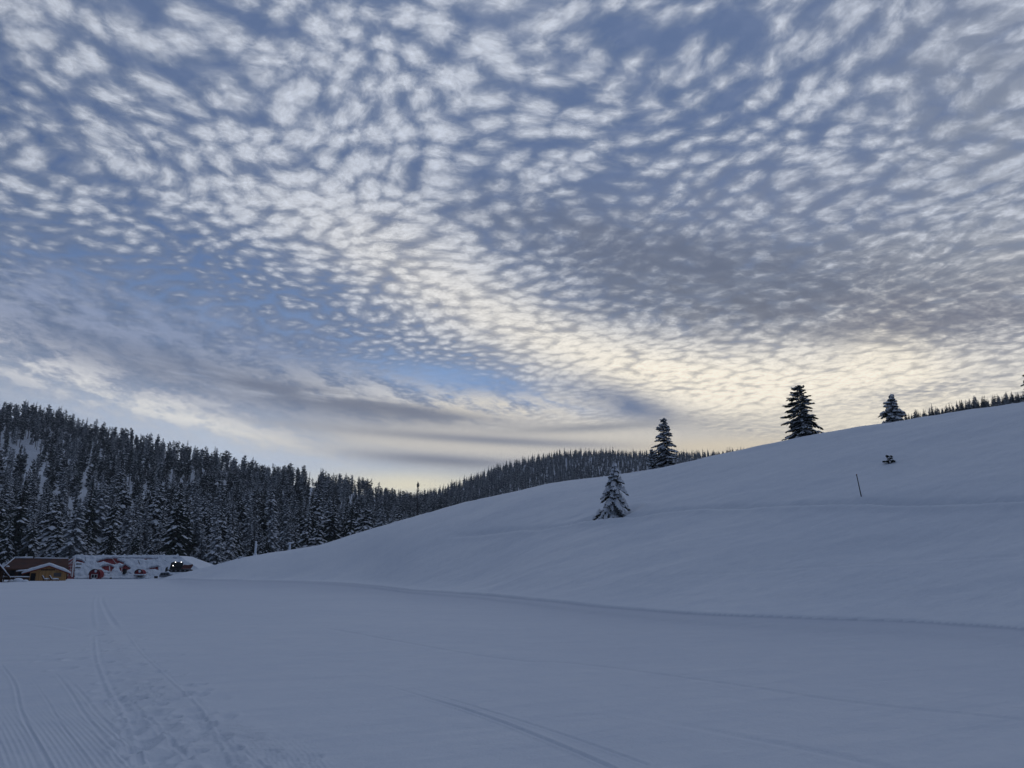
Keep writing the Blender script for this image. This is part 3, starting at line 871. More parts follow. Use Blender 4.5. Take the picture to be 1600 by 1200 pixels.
# trees the photograph singles out: (px of stem, py of top, distance, prototype, girth)
hero = [(283, 752, 243, 2, 1.15, "tall dark snow-flecked fir rising highest behind the right half of the red lodge"),
        (180, 762, 246, 4, 0.95, "tall narrow fir thick with snow behind the middle of the red lodge roof"),
        (38, 748, 250, 0, 1.2, "tall dark fir behind the long brown roof near the left picture edge"),
        (145, 752, 262, 5, 1.1, "dark fir with few snow flecks just left of the narrow snowy fir behind the lodge"),
        (495, 778, 262, 2, 1.15, "dark fir standing where the snow slope edge starts to climb right of the T-shaped post"),
        (318, 822, 244, 1, 1.1, "low frosted fir just right of the lodge's right end"),
        (362, 818, 250, 6, 1.1, "white-flecked fir directly behind the long snow-topped beam"),
        (240, 815, 244, 4, 0.9, "shorter snowy fir behind the lodge roof between two taller firs"),
        (92, 800, 242, 3, 0.9, "shorter fir behind the gap between the wooden hut and the lodge gable"),
        (425, 800, 255, 6, 1.0, "frosted fir behind the two white posts, between them"),
        (560, 770, 330, 0, 1.0, "pointed dark fir above the lower bend of the snow slope edge")]
heroes = []
for px, pt, Y, pr, g, lab in hero:
    u, v = uv(px, pt); zz, _ = heights_at(np.array([u]), np.array([float(Y)]))
    ht = EYE + v * Y - float(zz[0])
    heroes.append((u, Y, float(zz[0]), ht, pr, rng.uniform(0, 6.28), g, lab))
    cand = [c for c in cand if (c[0] * c[1] - u * Y) ** 2 + (c[1] - Y) ** 2 > 5.0 ** 2]
# the lone bare-stemmed pine with a tuft, against the far ridge
u, v = uv(653, 753); Yl = 300.0
zl, _ = heights_at(np.array([u]), np.array([Yl])); zl = float(zl[0])
hl = EYE + v * Yl - zl
lone = conifer(653, hl, 0.85, base=0.86, n=40, shape=0.5, droop=0.2, snow=0.5, lod=1, gap=0.2, top_round=0.7)
stub = conifer(654, hl, 0.95, base=0.12, n=26, shape=0.2, droop=0.3, snow=0.5, lod=1, gap=0.6)
for a_, b_ in zip(lone[1:], stub[1:]):
    vv_, ff_ = b_.arrays(); keepf = vv_[ff_].mean(axis=1)[:, 2] < hl * 0.86
    a_.add(vv_, ff_[keepf])
place_tree('pine_tree', tree_meshes('lone_pine', lone), (u * Yl, Yl, zl), 0.0, label="thin bare-stemmed pine with a round tuft at its tip, above the skyline dip")

# which trees show: front to back, each column of the view keeps the highest treetop so far
for h_ in heroes:
    pass
cand.sort(key=lambda c: c[1])
bins = np.full(1400, -1.0)
ub = lambda u: int((u + 0.8) / 1.6 * 1400)
crest_u = np.linspace(-0.8, 0.8, 1400)
bins = np.where(crest_u > -0.46, sm(crest_u, CU, CV), -0.02)
allc = sorted([c[:7] + (None,) for c in cand] + heroes, key=lambda c: c[1])
vis = []
for c in allc:
    a, Y, zz, ht, pr, rot, g, lab = c
    if abs(a) > 0.69: vis.append(0.0); continue
    ref = 20.0 if pr < NN + NP else 16.0
    half = (3.2 if pr < NN + NP else 2.2) * ht / ref * g * 0.55 / Y
    i0, i1 = ub(a - half), ub(a + half) + 1
    i0, i1 = max(i0, 0), min(i1, 1400)
    if i1 <= i0: vis.append(0.0); continue
    top = (zz + ht * 0.9 - EYE) / Y; bot = (zz - EYE) / Y
    seg = bins[i0:i1]
    shown = np.clip(top - np.maximum(seg, bot), 0, None)
    vis.append(float(shown.sum()) if abs(a) < 0.675 else 0.0)
    bins[i0:i1] = np.maximum(seg, top - 0.25 * (top - bot))
vis = np.array(vis)
order = sorted(range(len(allc)), key=lambda i: (allc[i][7] is None, -vis[i]))
chosen = set(order[:286])
LM = [(0, 'at the left picture edge'), (55, 'above the long brown roof'), (100, 'above the gap between hut and lodge'), (150, 'above the left third of the red lodge'),
      (205, 'above the middle of the red lodge'), (255, 'above the right third of the red lodge'), (310, "above the lodge's right end"),
      (355, 'above the snow-topped beam'), (395, 'in line with the slim white post'), (450, 'in line with the T-shaped post'), (510, 'where the slope edge starts climbing'),
      (570, 'above the lower slope edge'), (640, 'by the dip in the skyline'), (720, 'on the flank of the small ridge'), (830, 'on the small ridge'), (1000, 'on the ridge behind the snowy lone fir'), (1150, 'on the thin far treeline left of the ragged spruce'), (1480, 'on the thin treeline behind the right crest'), (1570, 'near the right picture edge behind the crest')]
SHORT = [(0, 'at the left picture edge'), (55, 'above the brown roof'), (100, 'above the hut-lodge gap'), (150, "above the lodge's left third"),
         (205, "above the lodge's middle"), (255, "above the lodge's right third"), (310, "past the lodge's right end"),
         (355, 'above the snow-topped beam'), (395, 'above the slim post'), (450, 'above the T-shaped post'), (510, 'where the slope edge climbs'),
         (570, 'above the lower slope edge'), (640, 'by the skyline dip'), (720, 'on the small ridge flank'), (830, 'on the small ridge'), (1000, 'behind the small snowy fir'), (1150, 'left of the ragged spruce'), (1480, 'behind the right crest'), (1570, 'near the right picture edge')]
LAB = {}
def make_labels():
    cells = {}
    for i in order[:286]:
        c = allc[i]
        if c[7]: continue
        a, Y, zz, ht, pr = c[:5]
        px = 800 + a * FPX * 0.985
        w = min(SHORT, key=lambda q: abs(q[0] - px))[1]
        s0, r0 = float(sm(np.array([a]), SU, SY)[0]), float(sm(np.array([a]), QU, QY)[0])
        f = (Y - s0) / (r0 - s0)
        band = 'foremost' if f < 0.12 else 'low' if f < 0.3 else 'mid-slope' if f < 0.7 else 'skyline'
        kind = (('frosted fir' if pr in FROSTED else 'dark fir' if pr in (0, 2, 5) else 'snow-laden fir') if pr < NN else ('frosted pine' if pr in FROSTED else 'bare-stemmed pine') if pr < NN + NP else ('frosted spire' if pr in FROSTED else 'dark spire'))
        cells.setdefault((kind, band, w), []).append((px, ht / Y, i))
    for (kind, band, w), L in cells.items():
        tail = band + ' ' + kind + ' ' + w
        n = len(L)
        if n == 1: LAB[L[0][2]] = 'lone ' + tail if False else 'the ' + tail; continue
        L.sort()
        if n == 2: words = ['left one of two', 'right one of two']
        elif n == 3: words = ['leftmost of three', 'middle one of three', 'rightmost of three']
        else:
            nums = {4: 'four', 5: 'five', 6: 'six', 7: 'seven', 8: 'eight', 9: 'nine', 10: 'ten', 11: 'eleven', 12: 'twelve'}
            ords = ['leftmost', 'second', 'third', 'fourth', 'fifth', 'sixth', 'seventh', 'eighth', 'ninth', 'tenth', 'eleventh', 'twelfth', 'thirteenth', 'fourteenth', 'fifteenth', 'sixteenth']
            words = [(ords[j] if j < 1 else 'rightmost' if j == n - 1 else ords[min(j, 15)]) + ' of the' for j in range(n)]
        pl = kind + 's'
        for (px, q, i), wd in zip(L, words):
            if 'one of two' in wd or 'of three' in wd: LAB[i] = wd + ' ' + band + ' ' + pl + ' ' + w
            elif wd.startswith('leftmost') or wd.startswith('rightmost'): LAB[i] = wd + ' ' + band + ' ' + pl + ' ' + w
            else: LAB[i] = wd.replace(' of the', ' from left of the') + ' ' + band + ' ' + pl + ' ' + w
make_labels()
rest = []
for i, c in enumerate(allc):
    if i in chosen:
        a, Y, zz, ht, pr, rot, g, lab = c
        if pr >= NN + NP:
            pr2 = pr
            while len(parts_of) <= pr2: parts_of.append(None)
            if parts_of[pr2] is None: parts_of[pr2] = tree_meshes('wood%d' % pr2, specs[pr2], NEED[pr2])
            s = ht / 16.0
        else: s = ht / 20.0
        nm = 'fir_tree' if pr < NN else 'pine_tree' if pr < NN + NP else 'spruce_tree'
        place_tree(nm, parts_of[pr], (a * Y, Y, zz - 0.3), rot, (s * g, s * g, s), lab or LAB[i], 'conifers of the wooded hillside', tilt=(0.04 * math.sin(9e2 * ht), 0.04 * math.cos(7e2 * ht)))
    else: rest.append(c)

# everything else in the woods: one object for the hillside, one for the far ridges
proto_col = bpy.data.collections.new('wood_prototypes')
for i, s in enumerate(specs):
    me = joined('wood_joined_%02d' % i, s, NEED[i])
    o = bpy.data.objects.new('wood_joined_%02d' % i, me); proto_col.objects.link(o)

def wood(name, items, label):
    me = bpy.data.meshes.new(name)
    co = np.array([(a * Y, Y, zz - 0.3) for a, Y, zz, *_ in items])
    me.vertices.add(len(co)); me.vertices.foreach_set('co', co.astype(np.float32).ravel())
    def att(n, t, arr, key='value'):
        q = me.attributes.new(n, t, 'POINT'); q.data.foreach_set(key, arr)
    att('pick', 'INT', np.array([c[4] for c in items], dtype=np.int32))
    sc_ = np.array([c[3] / (20.0 if c[4] < NN + NP else 16.0) for c in items]); gg = np.array([c[6] for c in items])
    att('size', 'FLOAT_VECTOR', np.stack([sc_ * gg, sc_ * gg, sc_], 1).astype(np.float32).ravel(), 'vector')
    att('turn', 'FLOAT_VECTOR', np.stack([0.05 * np.sin(1e3 * sc_), 0.05 * np.cos(1.7e3 * sc_), np.array([c[5] for c in items])], 1).astype(np.float32).ravel(), 'vector')
    ng = bpy.data.node_groups.new(name + '_nodes', 'GeometryNodeTree')
    ng.interface.new_socket('Geometry', in_out='INPUT', socket_type='NodeSocketGeometry')
    ng.interface.new_socket('Geometry', in_out='OUTPUT', socket_type='NodeSocketGeometry')
    gi, go = ng.nodes.new('NodeGroupInput'), ng.nodes.new('NodeGroupOutput')
    ip = ng.nodes.new('GeometryNodeInstanceOnPoints'); ci = ng.nodes.new('GeometryNodeCollectionInfo')
    ci.inputs['Collection'].default_value = proto_col
    ci.inputs['Separate Children'].default_value = True; ci.inputs['Reset Children'].default_value = True
    ip.inputs['Pick Instance'].default_value = True
    L = ng.links.new
    L(gi.outputs[0], ip.inputs['Points']); L(ci.outputs[0], ip.inputs['Instance'])
    for nm, typ, sock in (('pick', 'INT', 'Instance Index'), ('turn', 'FLOAT_VECTOR', 'Rotation'), ('size', 'FLOAT_VECTOR', 'Scale')):
        na_ = ng.nodes.new('GeometryNodeInputNamedAttribute'); na_.data_type = typ; na_.inputs['Name'].default_value = nm
        L(na_.outputs['Attribute'], ip.inputs[sock])
    L(ip.outputs[0], go.inputs[0])
    o = link(name, me)
    md = o.modifiers.new('instances', 'NODES'); md.node_group = ng
    tag(o, label, None, None, 'stuff'); o['category'] = 'forest'
    return o
left = [c for c in rest if c[0] < -0.10]
far = [c for c in rest if c[0] >= -0.10]
wood('forest', left, 'mass of smaller snow-dusted conifers covering the hillside on the left')
wood('distant_forest', far, 'dense far conifers covering the small ridge and the thin treeline behind the slope')
print('TREES', len(allc), 'left', len(left), 'far', len(far), 'cut', sorted(vis)[-286])

# ------------------------------------------------------------------ buildings, posts and the groomer
M_WOOD = noisy('pale_boards', (0.62, 0.36, 0.15), (0.42, 0.23, 0.09), 1.5, 4.0, 0.8, 0.2, stretch=(0.25, 0.25, 4))
M_BROWN = noisy('brown_boards', (0.085, 0.038, 0.018), (0.045, 0.02, 0.011), 1.5, 4.0, 0.8, 0.2, stretch=(0.3, 0.3, 3))
M_ROOFRED = noisy('rusty_roof', (0.085, 0.024, 0.010), (0.040, 0.013, 0.008), 0.8, 4.0, 0.7, 0.3)
M_RED = noisy('red_cladding', (0.28, 0.022, 0.028), (0.15, 0.014, 0.02), 0.9, 4.0, 0.6, 0.3)
M_REDTRIM = mat('red_trim', (0.22, 0.05, 0.03), 0.6, 0.3)
M_WHITE = mat('white_frame', (0.62, 0.60, 0.60), 0.6, 0.3)
M_DARK = mat('dark_opening', (0.012, 0.012, 0.014), 0.7, 0.2)
M_GLASS = mat('window_glass', (0.02, 0.025, 0.03), 0.08, 0.5)
M_BLACK = mat('black_paint', (0.02, 0.02, 0.022), 0.5, 0.4)
M_RUBBER = mat('track_rubber', (0.018, 0.018, 0.018), 0.8, 0.2)
M_GREYPAINT = mat('grey_car_paint', (0.12, 0.13, 0.15), 0.4, 0.5)
M_MACHINE = noisy('machine_red', (0.16, 0.045, 0.035), (0.10, 0.03, 0.026), 2.0, 3.0, 0.5, 0.4)
M_LAMP = mat('work_light', (0.9, 0.9, 0.9), 0.3, 0.5, emit=(1.0, 0.97, 0.92), strength=3.0)

class MB:
    def __init__(self): self.v = []; self.f = []
    def quad(self, *p):
        n = len(self.v); self.v += [tuple(q) for q in p]; self.f.append(tuple(range(n, n + len(p)))); return self
    def box(self, a, b):
        (x0, y0, z0), (x1, y1, z1) = a, b
        n = len(self.v)
        self.v += [(x, y, z) for z in (z0, z1) for x, y in ((x0, y0), (x1, y0), (x1, y1), (x0, y1))]
        self.f += [tuple(n + i for i in q) for q in ((3, 2, 1, 0), (4, 5, 6, 7), (0, 1, 5, 4), (1, 2, 6, 5), (2, 3, 7, 6), (3, 0, 4, 7))]
        return self
    def prism(self, prof, y0, y1, axis='y'):
        """profile of (x,z) points pushed from y0 to y1"""
        n, k = len(self.v), len(prof)
        for y in (y0, y1):
            for x, z in prof: self.v.append((x, y, z) if axis == 'y' else (y, x, z))
        self.f.append(tuple(range(n, n + k))); self.f.append(tuple(range(n + 2 * k - 1, n + k - 1, -1)))
        for i in range(k):
            j = (i + 1) % k
            self.f.append((n + j, n + i, n + k + i, n + k + j))
        return self
    def bar(self, p0, p1, r, k=6, r1=None):
        p0, p1 = np.array(p0, float), np.array(p1, float); r1 = r if r1 is None else r1
        d = unit(p1 - p0); a = unit(np.cross(d, [0.31, 0.9, 0.17])); b = np.cross(d, a); n = len(self.v)
        for p, rr_ in ((p0, r), (p1, r1)):
            for i in range(k):
                t_ = 2 * math.pi * i / k
                self.v.append(tuple(p + rr_ * (math.cos(t_) * a + math.sin(t_) * b)))
        for i in range(k):
            j = (i + 1) % k
            self.f.append((n + i, n + j, n + k + j, n + k + i))
        self.f.append(tuple(range(n + k - 1, n - 1, -1))); self.f.append(tuple(range(n + k, n + 2 * k)))
        return self
    def lump(self, c, r, seed=0, k=8, rings=5, flat=True):
        """rounded heap of snow"""
        rg = np.random.RandomState(seed); n = len(self.v)
        for i in range(rings + 1):
            ph = (math.pi / 2 if flat else math.pi) * i / rings
            for j in range(k):
                th = 2 * math.pi * j / k; q = rg.uniform(0.9, 1.1)
                self.v.append((c[0] + r[0] * math.sin(ph) * math.cos(th) * q, c[1] + r[1] * math.sin(ph) * math.sin(th) * q, c[2] + r[2] * math.cos(ph)))
        for i in range(rings):
            for j in range(k):
                a, b = n + i * k + j, n + i * k + (j + 1) % k
                self.f.append((a, a + k, b + k, b))
        return self
    def build(self, name, m, parent=None, smooth=False):
        me = bpy.data.meshes.new(name); me.from_pydata(self.v, [], self.f); me.materials.append(m)
        b = bmesh.new(); b.from_mesh(me); bmesh.ops.recalc_face_normals(b, faces=b.faces); b.to_mesh(me); b.free()
        if smooth:
            for p in me.polygons: p.use_smooth = True
        return link(name, me, parent)

def face(o):
    """turn a building or machine so that its front looks towards the camera's side of the field"""
    th = math.atan2(o.location.x, o.location.y)
    o.rotation_euler.z = -th; o.scale.x = math.cos(th)
def empty(name, loc, label, cat, group=None):
    o = bpy.data.objects.new(name, None); COL.objects.link(o); o.location = loc; o.empty_display_size = 0.3
    return tag(o, label, cat, group)

def snow_slab(prof, y0, y1, th, seed=0, ny=7, sub=6, edge=0.10):
    """snow lying on a roof profile of (x,z) points: lumpy, rounded at its edges"""
    pts = []
    for (x0, z0), (x1, z1) in zip(prof[:-1], prof[1:]):
        for k in range(sub): pts.append((x0 + (x1 - x0) * k / sub, z0 + (z1 - z0) * k / sub))
    pts.append(prof[-1]); M = MB(); n = len(pts); rows = ny + 1
    for j in range(rows):
        y = y0 + (y1 - y0) * j / ny
        for i, (x, z) in enumerate(pts):
            e = min(i, n - 1 - i, j * 1.5, (rows - 1 - j) * 1.5)
            t_ = th * (0.55 if e < 0.5 else 0.9 if e < 1.5 else 1.0) * (1 + 0.25 * mnoise.noise((x * 0.9 + seed, y * 0.9, seed)))
            yy = y + (edge * (-1 if j == 0 else 1 if j == rows - 1 else 0)) * (0.7 + mnoise.noise((x * 1.3, seed, 0)))
            M.v.append((x + 0.08 * mnoise.noise((y, x, seed)), yy, z + t_))
    for j in range(rows):
        y = y0 + (y1 - y0) * j / ny
        for x, z in pts: M.v.append((x, y, z + 0.004))
    N0 = rows * n
    for j in range(rows - 1):
        for i in range(n - 1):
            a = j * n + i
            M.f.append((a, a + 1, a + n + 1, a + n)); M.f.append((N0 + a, N0 + a + n, N0 + a + n + 1, N0 + a + 1))
    for i in range(n - 1):
        M.f.append((i, N0 + i, N0 + i + 1, i + 1)); b = (rows - 1) * n + i
        M.f.append((b, b + 1, N0 + b + 1, N0 + b))
    for j in range(rows - 1):
        a = j * n; b = j * n + n - 1
        M.f.append((a, a + n, N0 + a + n, N0 + a)); M.f.append((b, N0 + b, N0 + b + n, b + n))
    return M

# --- pale wooden hut with the snowy gable
Y = 139.0
def PX(px, Y): return uv(px, 890)[0] * Y
def PZ(py, Y): return EYE + uv(60, py)[1] * Y
gz = -FALL * Y - 0.15
ox = PX(76, Y)
hut = empty('wooden_hut', (ox, Y, gz), "small pale wooden hut with a thick snowy gable roof and a dark door", 'hut')
wl, wr = PX(48, Y) - ox, PX(105, Y) - ox; el, er = PX(36, Y) - ox, PX(110.5, Y) - ox
zt = PZ(880.5, Y) - gz - 0.35; ze = PZ(893.5, Y) - gz - 0.3; dep = 6.0
def roofz(x):
    return zt - (zt - ze) * (abs(x) / (abs(el) if x < 0 else abs(er)))
MB().prism([(wl, 0), (wr, 0), (wr, roofz(wr) - 0.1), (0, zt - 0.1), (wl, roofz(wl) - 0.1)], 0, dep).build('wall', M_WOOD, hut)
nb = 17
for i in range(nb):             # upright boards of the front
    xa = wl + (wr - wl) * i / nb; xb = wl + (wr - wl) * (i + 1) / nb - 0.03
    if xa < PX(57.5, Y) - ox and xb > PX(49.5, Y) - ox: continue
    q = MB(); o_ = 0.025 + 0.02 * (i % 3)
    q.prism([(xa, 0), (xb, 0), (xb, roofz(xb) - 0.16), (xa, roofz(xa) - 0.16)], -o_, -0.003).build('board', M_WOOD, hut)
dr = MB().box((PX(50, Y) - ox, -0.05, 0), (PX(56.5, Y) - ox, -0.004, PZ(895.5, Y) - gz)).build('door', M_DARK, hut)
MB().box((PX(49.3, Y) - ox, -0.09, 0), (PX(49.9, Y) - ox, -0.006, PZ(895, Y) - gz)).box((PX(56.7, Y) - ox, -0.09, 0), (PX(57.3, Y) - ox, -0.006, PZ(895, Y) - gz)).build('frame', M_BROWN, dr)
MB().box((PX(64, Y) - ox, -0.28, PZ(891.2, Y) - gz), (PX(86, Y) - ox, -0.06, PZ(889.6, Y) - gz)).build('beam', M_BROWN, hut)
MB().box((PX(85, Y) - ox, -0.10, PZ(901, Y) - gz), (PX(97, Y) - ox, -0.06, PZ(895, Y) - gz)).build('shutter', noisy('grey_shutter', (0.16, 0.14, 0.13), (0.11, 0.10, 0.09)), hut)
rf = MB().prism([(el, ze), (0, zt), (er, ze), (er, ze - 0.16), (0, zt - 0.2), (el, ze - 0.16)], -0.7, dep + 0.5).build('roof', M_REDTRIM, hut)
snow_slab([(el - 0.1, ze), (0, zt), (er + 0.15, ze)], -0.78, dep + 0.5, 0.50, 3, edge=0.16).build('roof_snow', M_SNOW, hut, True)
# porch on its left
pl, pr_ = PX(27, Y) - ox, PX(47.6, Y) - ox
MB().box((pl, 0.6, PZ(894, Y) - gz), (pr_, 3.2, PZ(893, Y) - gz)).build('porch_roof', M_BROWN, hut)
snow_slab([(pl - 0.1, PZ(893, Y) - gz), (pr_, PZ(891.6, Y) - gz)], 0.5, 3.2, 0.25, 9).build('porch_snow', M_SNOW, hut, True)
for a in (27.8, 36.0): MB().box((PX(a, Y) - ox, 0.7, 0), (PX(a, Y) - ox + 0.16, 0.86, PZ(894, Y) - gz)).build('post', M_BROWN, hut)
MB().box((pl + 0.4, 3.0, 0), (pr_, 3.1, PZ(894, Y) - gz)).build('back_panel', M_DARK, hut)

face(hut)
# two snow-covered deck chairs before the hut
for k, (px, lab) in enumerate(((75, "snow-covered deck chair before the hut, nearer its door"), (88, "snow-covered deck chair before the shuttered end of the hut"))):
    Yd = 136.0; x = PX(px, Yd); z = -FALL * Yd - 0.05
    c = empty('deck_chair', (x, Yd, z), lab, 'deck chair', 'snow-covered deck chairs before the hut')
    s = 1 if k == 0 else 1.25
    MB().box((-0.45 * s, -0.3, 0.30), (0.45 * s, 0.3, 0.36)).build('seat', M_BROWN, c)
    bk = MB().prism([(-0.45 * s, 0.33), (-0.38 * s, 0.33), (-0.72 * s, 0.95), (-0.80 * s, 0.92)], -0.3, 0.3).build('backrest', M_BROWN, c)
    for lx, ly in ((-0.4, -0.25), (0.4, -0.25), (-0.4, 0.25), (0.4, 0.25)): MB().box((lx * s - 0.03, ly - 0.03, 0), (lx * s + 0.03, ly + 0.03, 0.30)).build('leg', M_BROWN, c)
    MB().lump((0.03, 0, 0.36), (0.48 * s, 0.34, 0.22), k).build('snow_cushion', M_SNOW, c, True)
    MB().bar((-0.44 * s, 0, 0.45), (-0.80 * s, 0, 1.02), 0.11, 6, 0.07).build('snow_cap', M_SNOW, c, True)

# --- long brown building behind it
Y = 158.0; gz = -FALL * Y - 0.2; xl, xr = PX(4, Y), PX(108, Y); rl, rr2 = PX(20, Y), PX(107, Y)
b = empty('brown_building', ((xl + xr) / 2, Y, gz), "long low brown building with a bare rust-brown roof and thin snow along its ridge", 'building'); ox = (xl + xr) / 2
zr = PZ(872, Y + 4) - gz; ze = PZ(888.5, Y) - gz
MB().box((xl - ox + 0.6, 0.9, 0), (xr - ox, 8, ze - 0.03)).build('wall', M_BROWN, b)
m = MB()
A0, A1, B0, B1 = (xl - ox, 0, ze), (xr - ox, 0, ze), (rl - ox, 4.2, zr), (rr2 - ox, 4.2, zr)
C0, C1 = (xl - ox, 8.6, ze), (xr - ox, 8.6, ze)
m.quad(A0, A1, B1, B0).quad(C1, C0, B0, B1).quad(C0, A0, B0).quad(A1, C1, B1).quad(A0, C0, C1, A1)
m.build('roof', M_ROOFRED, b)
MB().box((A0[0], -0.10, ze - 0.22), (A1[0], -0.003, ze + 0.02)).build('fascia', M_BROWN, b)
s = MB().bar((B0[0] - 0.1, 4.2, zr + 0.05), (B0[0] * 0.2, 4.2, zr + 0.1), 0.20).bar((B0[0] * 0.2 + 0.3, 4.2, zr + 0.0), (B1[0], 4.2, zr - 0.1), 0.17)
s.build('ridge_snow', M_SNOW, b, True)
MB().bar((A0[0], 0.0, ze + 0.10), (B0[0], 4.2, zr + 0.08), 0.13).build('edge_snow', M_SNOW, b, True)
for a0, a1 in ((16, 24), (29.5, 38), (39.5, 46)):
    MB().box((PX(a0, Y) - ox, 0.80, 0.2), (PX(a1, Y) - ox, 0.895, PZ(891.5, Y) - gz)).build('doorway', M_DARK, b)
for a in (15, 27, 39): MB().box((PX(a, Y) - ox, 0.3, 0), (PX(a, Y) - ox + 0.2, 0.5, ze - 0.23)).build('post', M_BROWN, b)
for a in (12.5, 26): MB().lump((PX(a, Y) - ox, 0.0, ze + 0.35 if a < 20 else ze - 1.9), (0.35, 0.3, 0.25), 4).build('snow_clump', M_SNOW, b, True)

face(b)
# --- cabin at the left picture edge: only the right slope of its snowy roof shows
Y = 122.0; gz = -FALL * Y - 0.1; ax = PX(-42, Y)
c = empty('cabin', (ax, Y, gz), "cabin cut by the left picture edge, snow-covered roof edge slanting down to the snow", 'cabin')
za = PZ(843, Y) - gz; xe = PX(20, Y) - ax; zb = PZ(903.5, Y) - gz
MB().prism([(-xe * 0.8, 0), (xe * 0.8, 0), (xe * 0.8, za - (za - zb) * 0.8 - 0.25), (0, za - 0.2), (-xe * 0.8, za - (za - zb) * 0.8 - 0.25)], 1.2, 7).build('wall', M_BROWN, c)
MB().prism([(-xe, zb), (0, za), (xe, zb), (xe, zb - 0.14), (0, za - 0.16), (-xe, zb - 0.14)], 0, 8).build('roof', M_BROWN, c)
snow_slab([(-xe, zb), (0, za), (xe, zb)], -0.05, 8, 0.30, 5).build('roof_snow', M_SNOW, c, True)

face(c)
# --- low rail with snow at the left
Y = 131.0; gz = -FALL * Y - 0.1; x0, x1 = PX(-12, Y), PX(47, Y); ox = (x0 + x1) / 2
f = empty('rail_fence', (ox, Y, gz), "low dark rail fence capped with snow, left of the wooden hut", 'fence')
zt = PZ(901.8, Y) - gz
n = 7
for i in range(n): MB().box((x0 - ox + (x1 - x0) * i / (n - 1) - 0.06, -0.06, 0), (x0 - ox + (x1 - x0) * i / (n - 1) + 0.06, 0.06, zt)).build('post', M_BROWN, f)
MB().box((x0 - ox, -0.10, zt - 0.32), (x1 - ox, -0.065, zt - 0.08)).build('rail', M_BROWN, f)
snow_slab([(x0 - ox, zt), (x1 - ox, zt)], -0.14, 0.14, 0.16, 8, sub=30, ny=3).build('snow_cap', M_SNOW, f, True)
for k, (px, r) in enumerate(((31, 0.75), (20, 0.5), (42, 0.5))):
    zz = -FALL * 129 - 0.15
    tag(MB().lump((PX(px, 129), 129, zz), (r * 1.3, r, r), 20 + k).build('snow_mound', M_SNOW, None, True), ("largest rounded snow mound before the low rail fence", "small snow mound left of the largest mound by the rail fence", "small snow mound between the largest mound and the wooden hut")[k], 'snow mound', 'snow mounds by the rail fence')

# --- the red lodge, its steep shell buried in snow
YF, YB = 172.0, 179.0
gz = -FALL * YF - 0.3
ox = PX(200, YF)
lodge = empty('red_lodge', (ox, YF, gz), "long red lodge half buried in snow, red cladding showing through gaps in the snow", 'lodge')
ztop = PZ(870.5, YB) - gz
def front(px, py, off=0.0):
    """point of the leaning front: row sets the height, the wall leans back with it"""
    v = uv(60, py)[1]
    z0, z1 = 0.0, ztop
    # meet the sight line with the leaning plane
    k = (YB - YF) / (z1 - z0)
    Yp = (YF + k * (EYE - gz - z0)) / (1 - k * v)
    z = EYE + v * Yp - gz
    x = uv(px, py)[0] * Yp
    s = off / math.hypot(1, 1 / k)
    return (x - ox, Yp - YF - s * 1.0, z + s * k)
def fz(py): return front(200, py)
L0, L1 = front(117, 907.5), front(336, 907.5)
T0, T1 = front(118.5, 870.5), front(277.5, 870.5)
R1 = front(316, 895)
dback = 7.0
m = MB()
tb0, tb1 = (T0[0], T0[1] + dback, T0[2]), (T1[0], T1[1] + dback, T1[2])
bb0, bb1 = (L0[0] - 3, T0[1] + dback + 7, 0), (L1[0], T0[1] + dback + 7, 0)
m.quad(L0, L1, T1, T0).quad(T0, T1, tb1, tb0).quad(bb1, bb0, tb0, tb1).quad(L1, bb1, tb1, T1).quad(bb0, L0, T0, tb0)
m.build('shell', M_RED, lodge)

def inside(x, y, poly):
    c = False
    for (x0, y0), (x1, y1) in zip(poly, poly[1:] + poly[:1]):
        if (y0 > y) != (y1 > y) and x < (x1 - x0) * (y - y0) / (y1 - y0) + x0: c = not c
    return c
bare = [[(119, 874.5), (127, 875.8), (132, 879), (134, 882), (128, 881.5), (122, 879.5), (118, 880)],
        [(150, 878.6), (160.5, 874.5), (170, 872.8), (178, 873.5), (186, 876.5), (196, 880), (193, 884), (187, 882), (183, 883.2), (176.5, 884.2), (168, 881), (162, 879.4), (152.5, 881.8)],
        [(177, 872.6), (205, 873.2), (248, 873.6), (247, 875.8), (228, 875.6), (205, 875.2), (180, 875.2)],
        [(157, 887.8), (162, 885), (172, 884), (179, 887), (178.5, 891.5), (174, 895.8), (163.5, 893)],
        [(159.6, 897.0), (171, 896.4), (171, 898.0), (160, 899.0)],
        [(186, 887.5), (190, 886.8), (196, 882.6), (205.5, 889), (201, 893), (195, 897), (189.5, 895), (186.5, 891.5)],
        [(226, 892.5), (232, 890), (236, 887.5), (243, 886.6), (246, 885.5), (252, 888), (248, 889.5), (248, 893.2), (243, 891.5), (234, 892)],
        [(225.5, 896.5), (233, 896), (231, 898.2), (226, 898.6)],
        [(215, 878.2), (217, 878.2), (219.5, 883.6), (218, 884)],
        [(255.5, 876.8), (258, 877), (261.5, 880.5), (260, 880.6)],
        [(133, 873.4), (134, 873.4), (134.4, 879), (133, 879)],
        [(197, 896.5), (208, 897.5), (206, 899), (198, 898)],
        [(270, 873.0), (278, 873.4), (276, 874.6), (269, 874.2)]]
S_ = MB(); st = 0.85
xs = np.arange(117.0, 341, st); ys_ = np.arange(868.4, 908.5, st * 0.8)
idx = {}
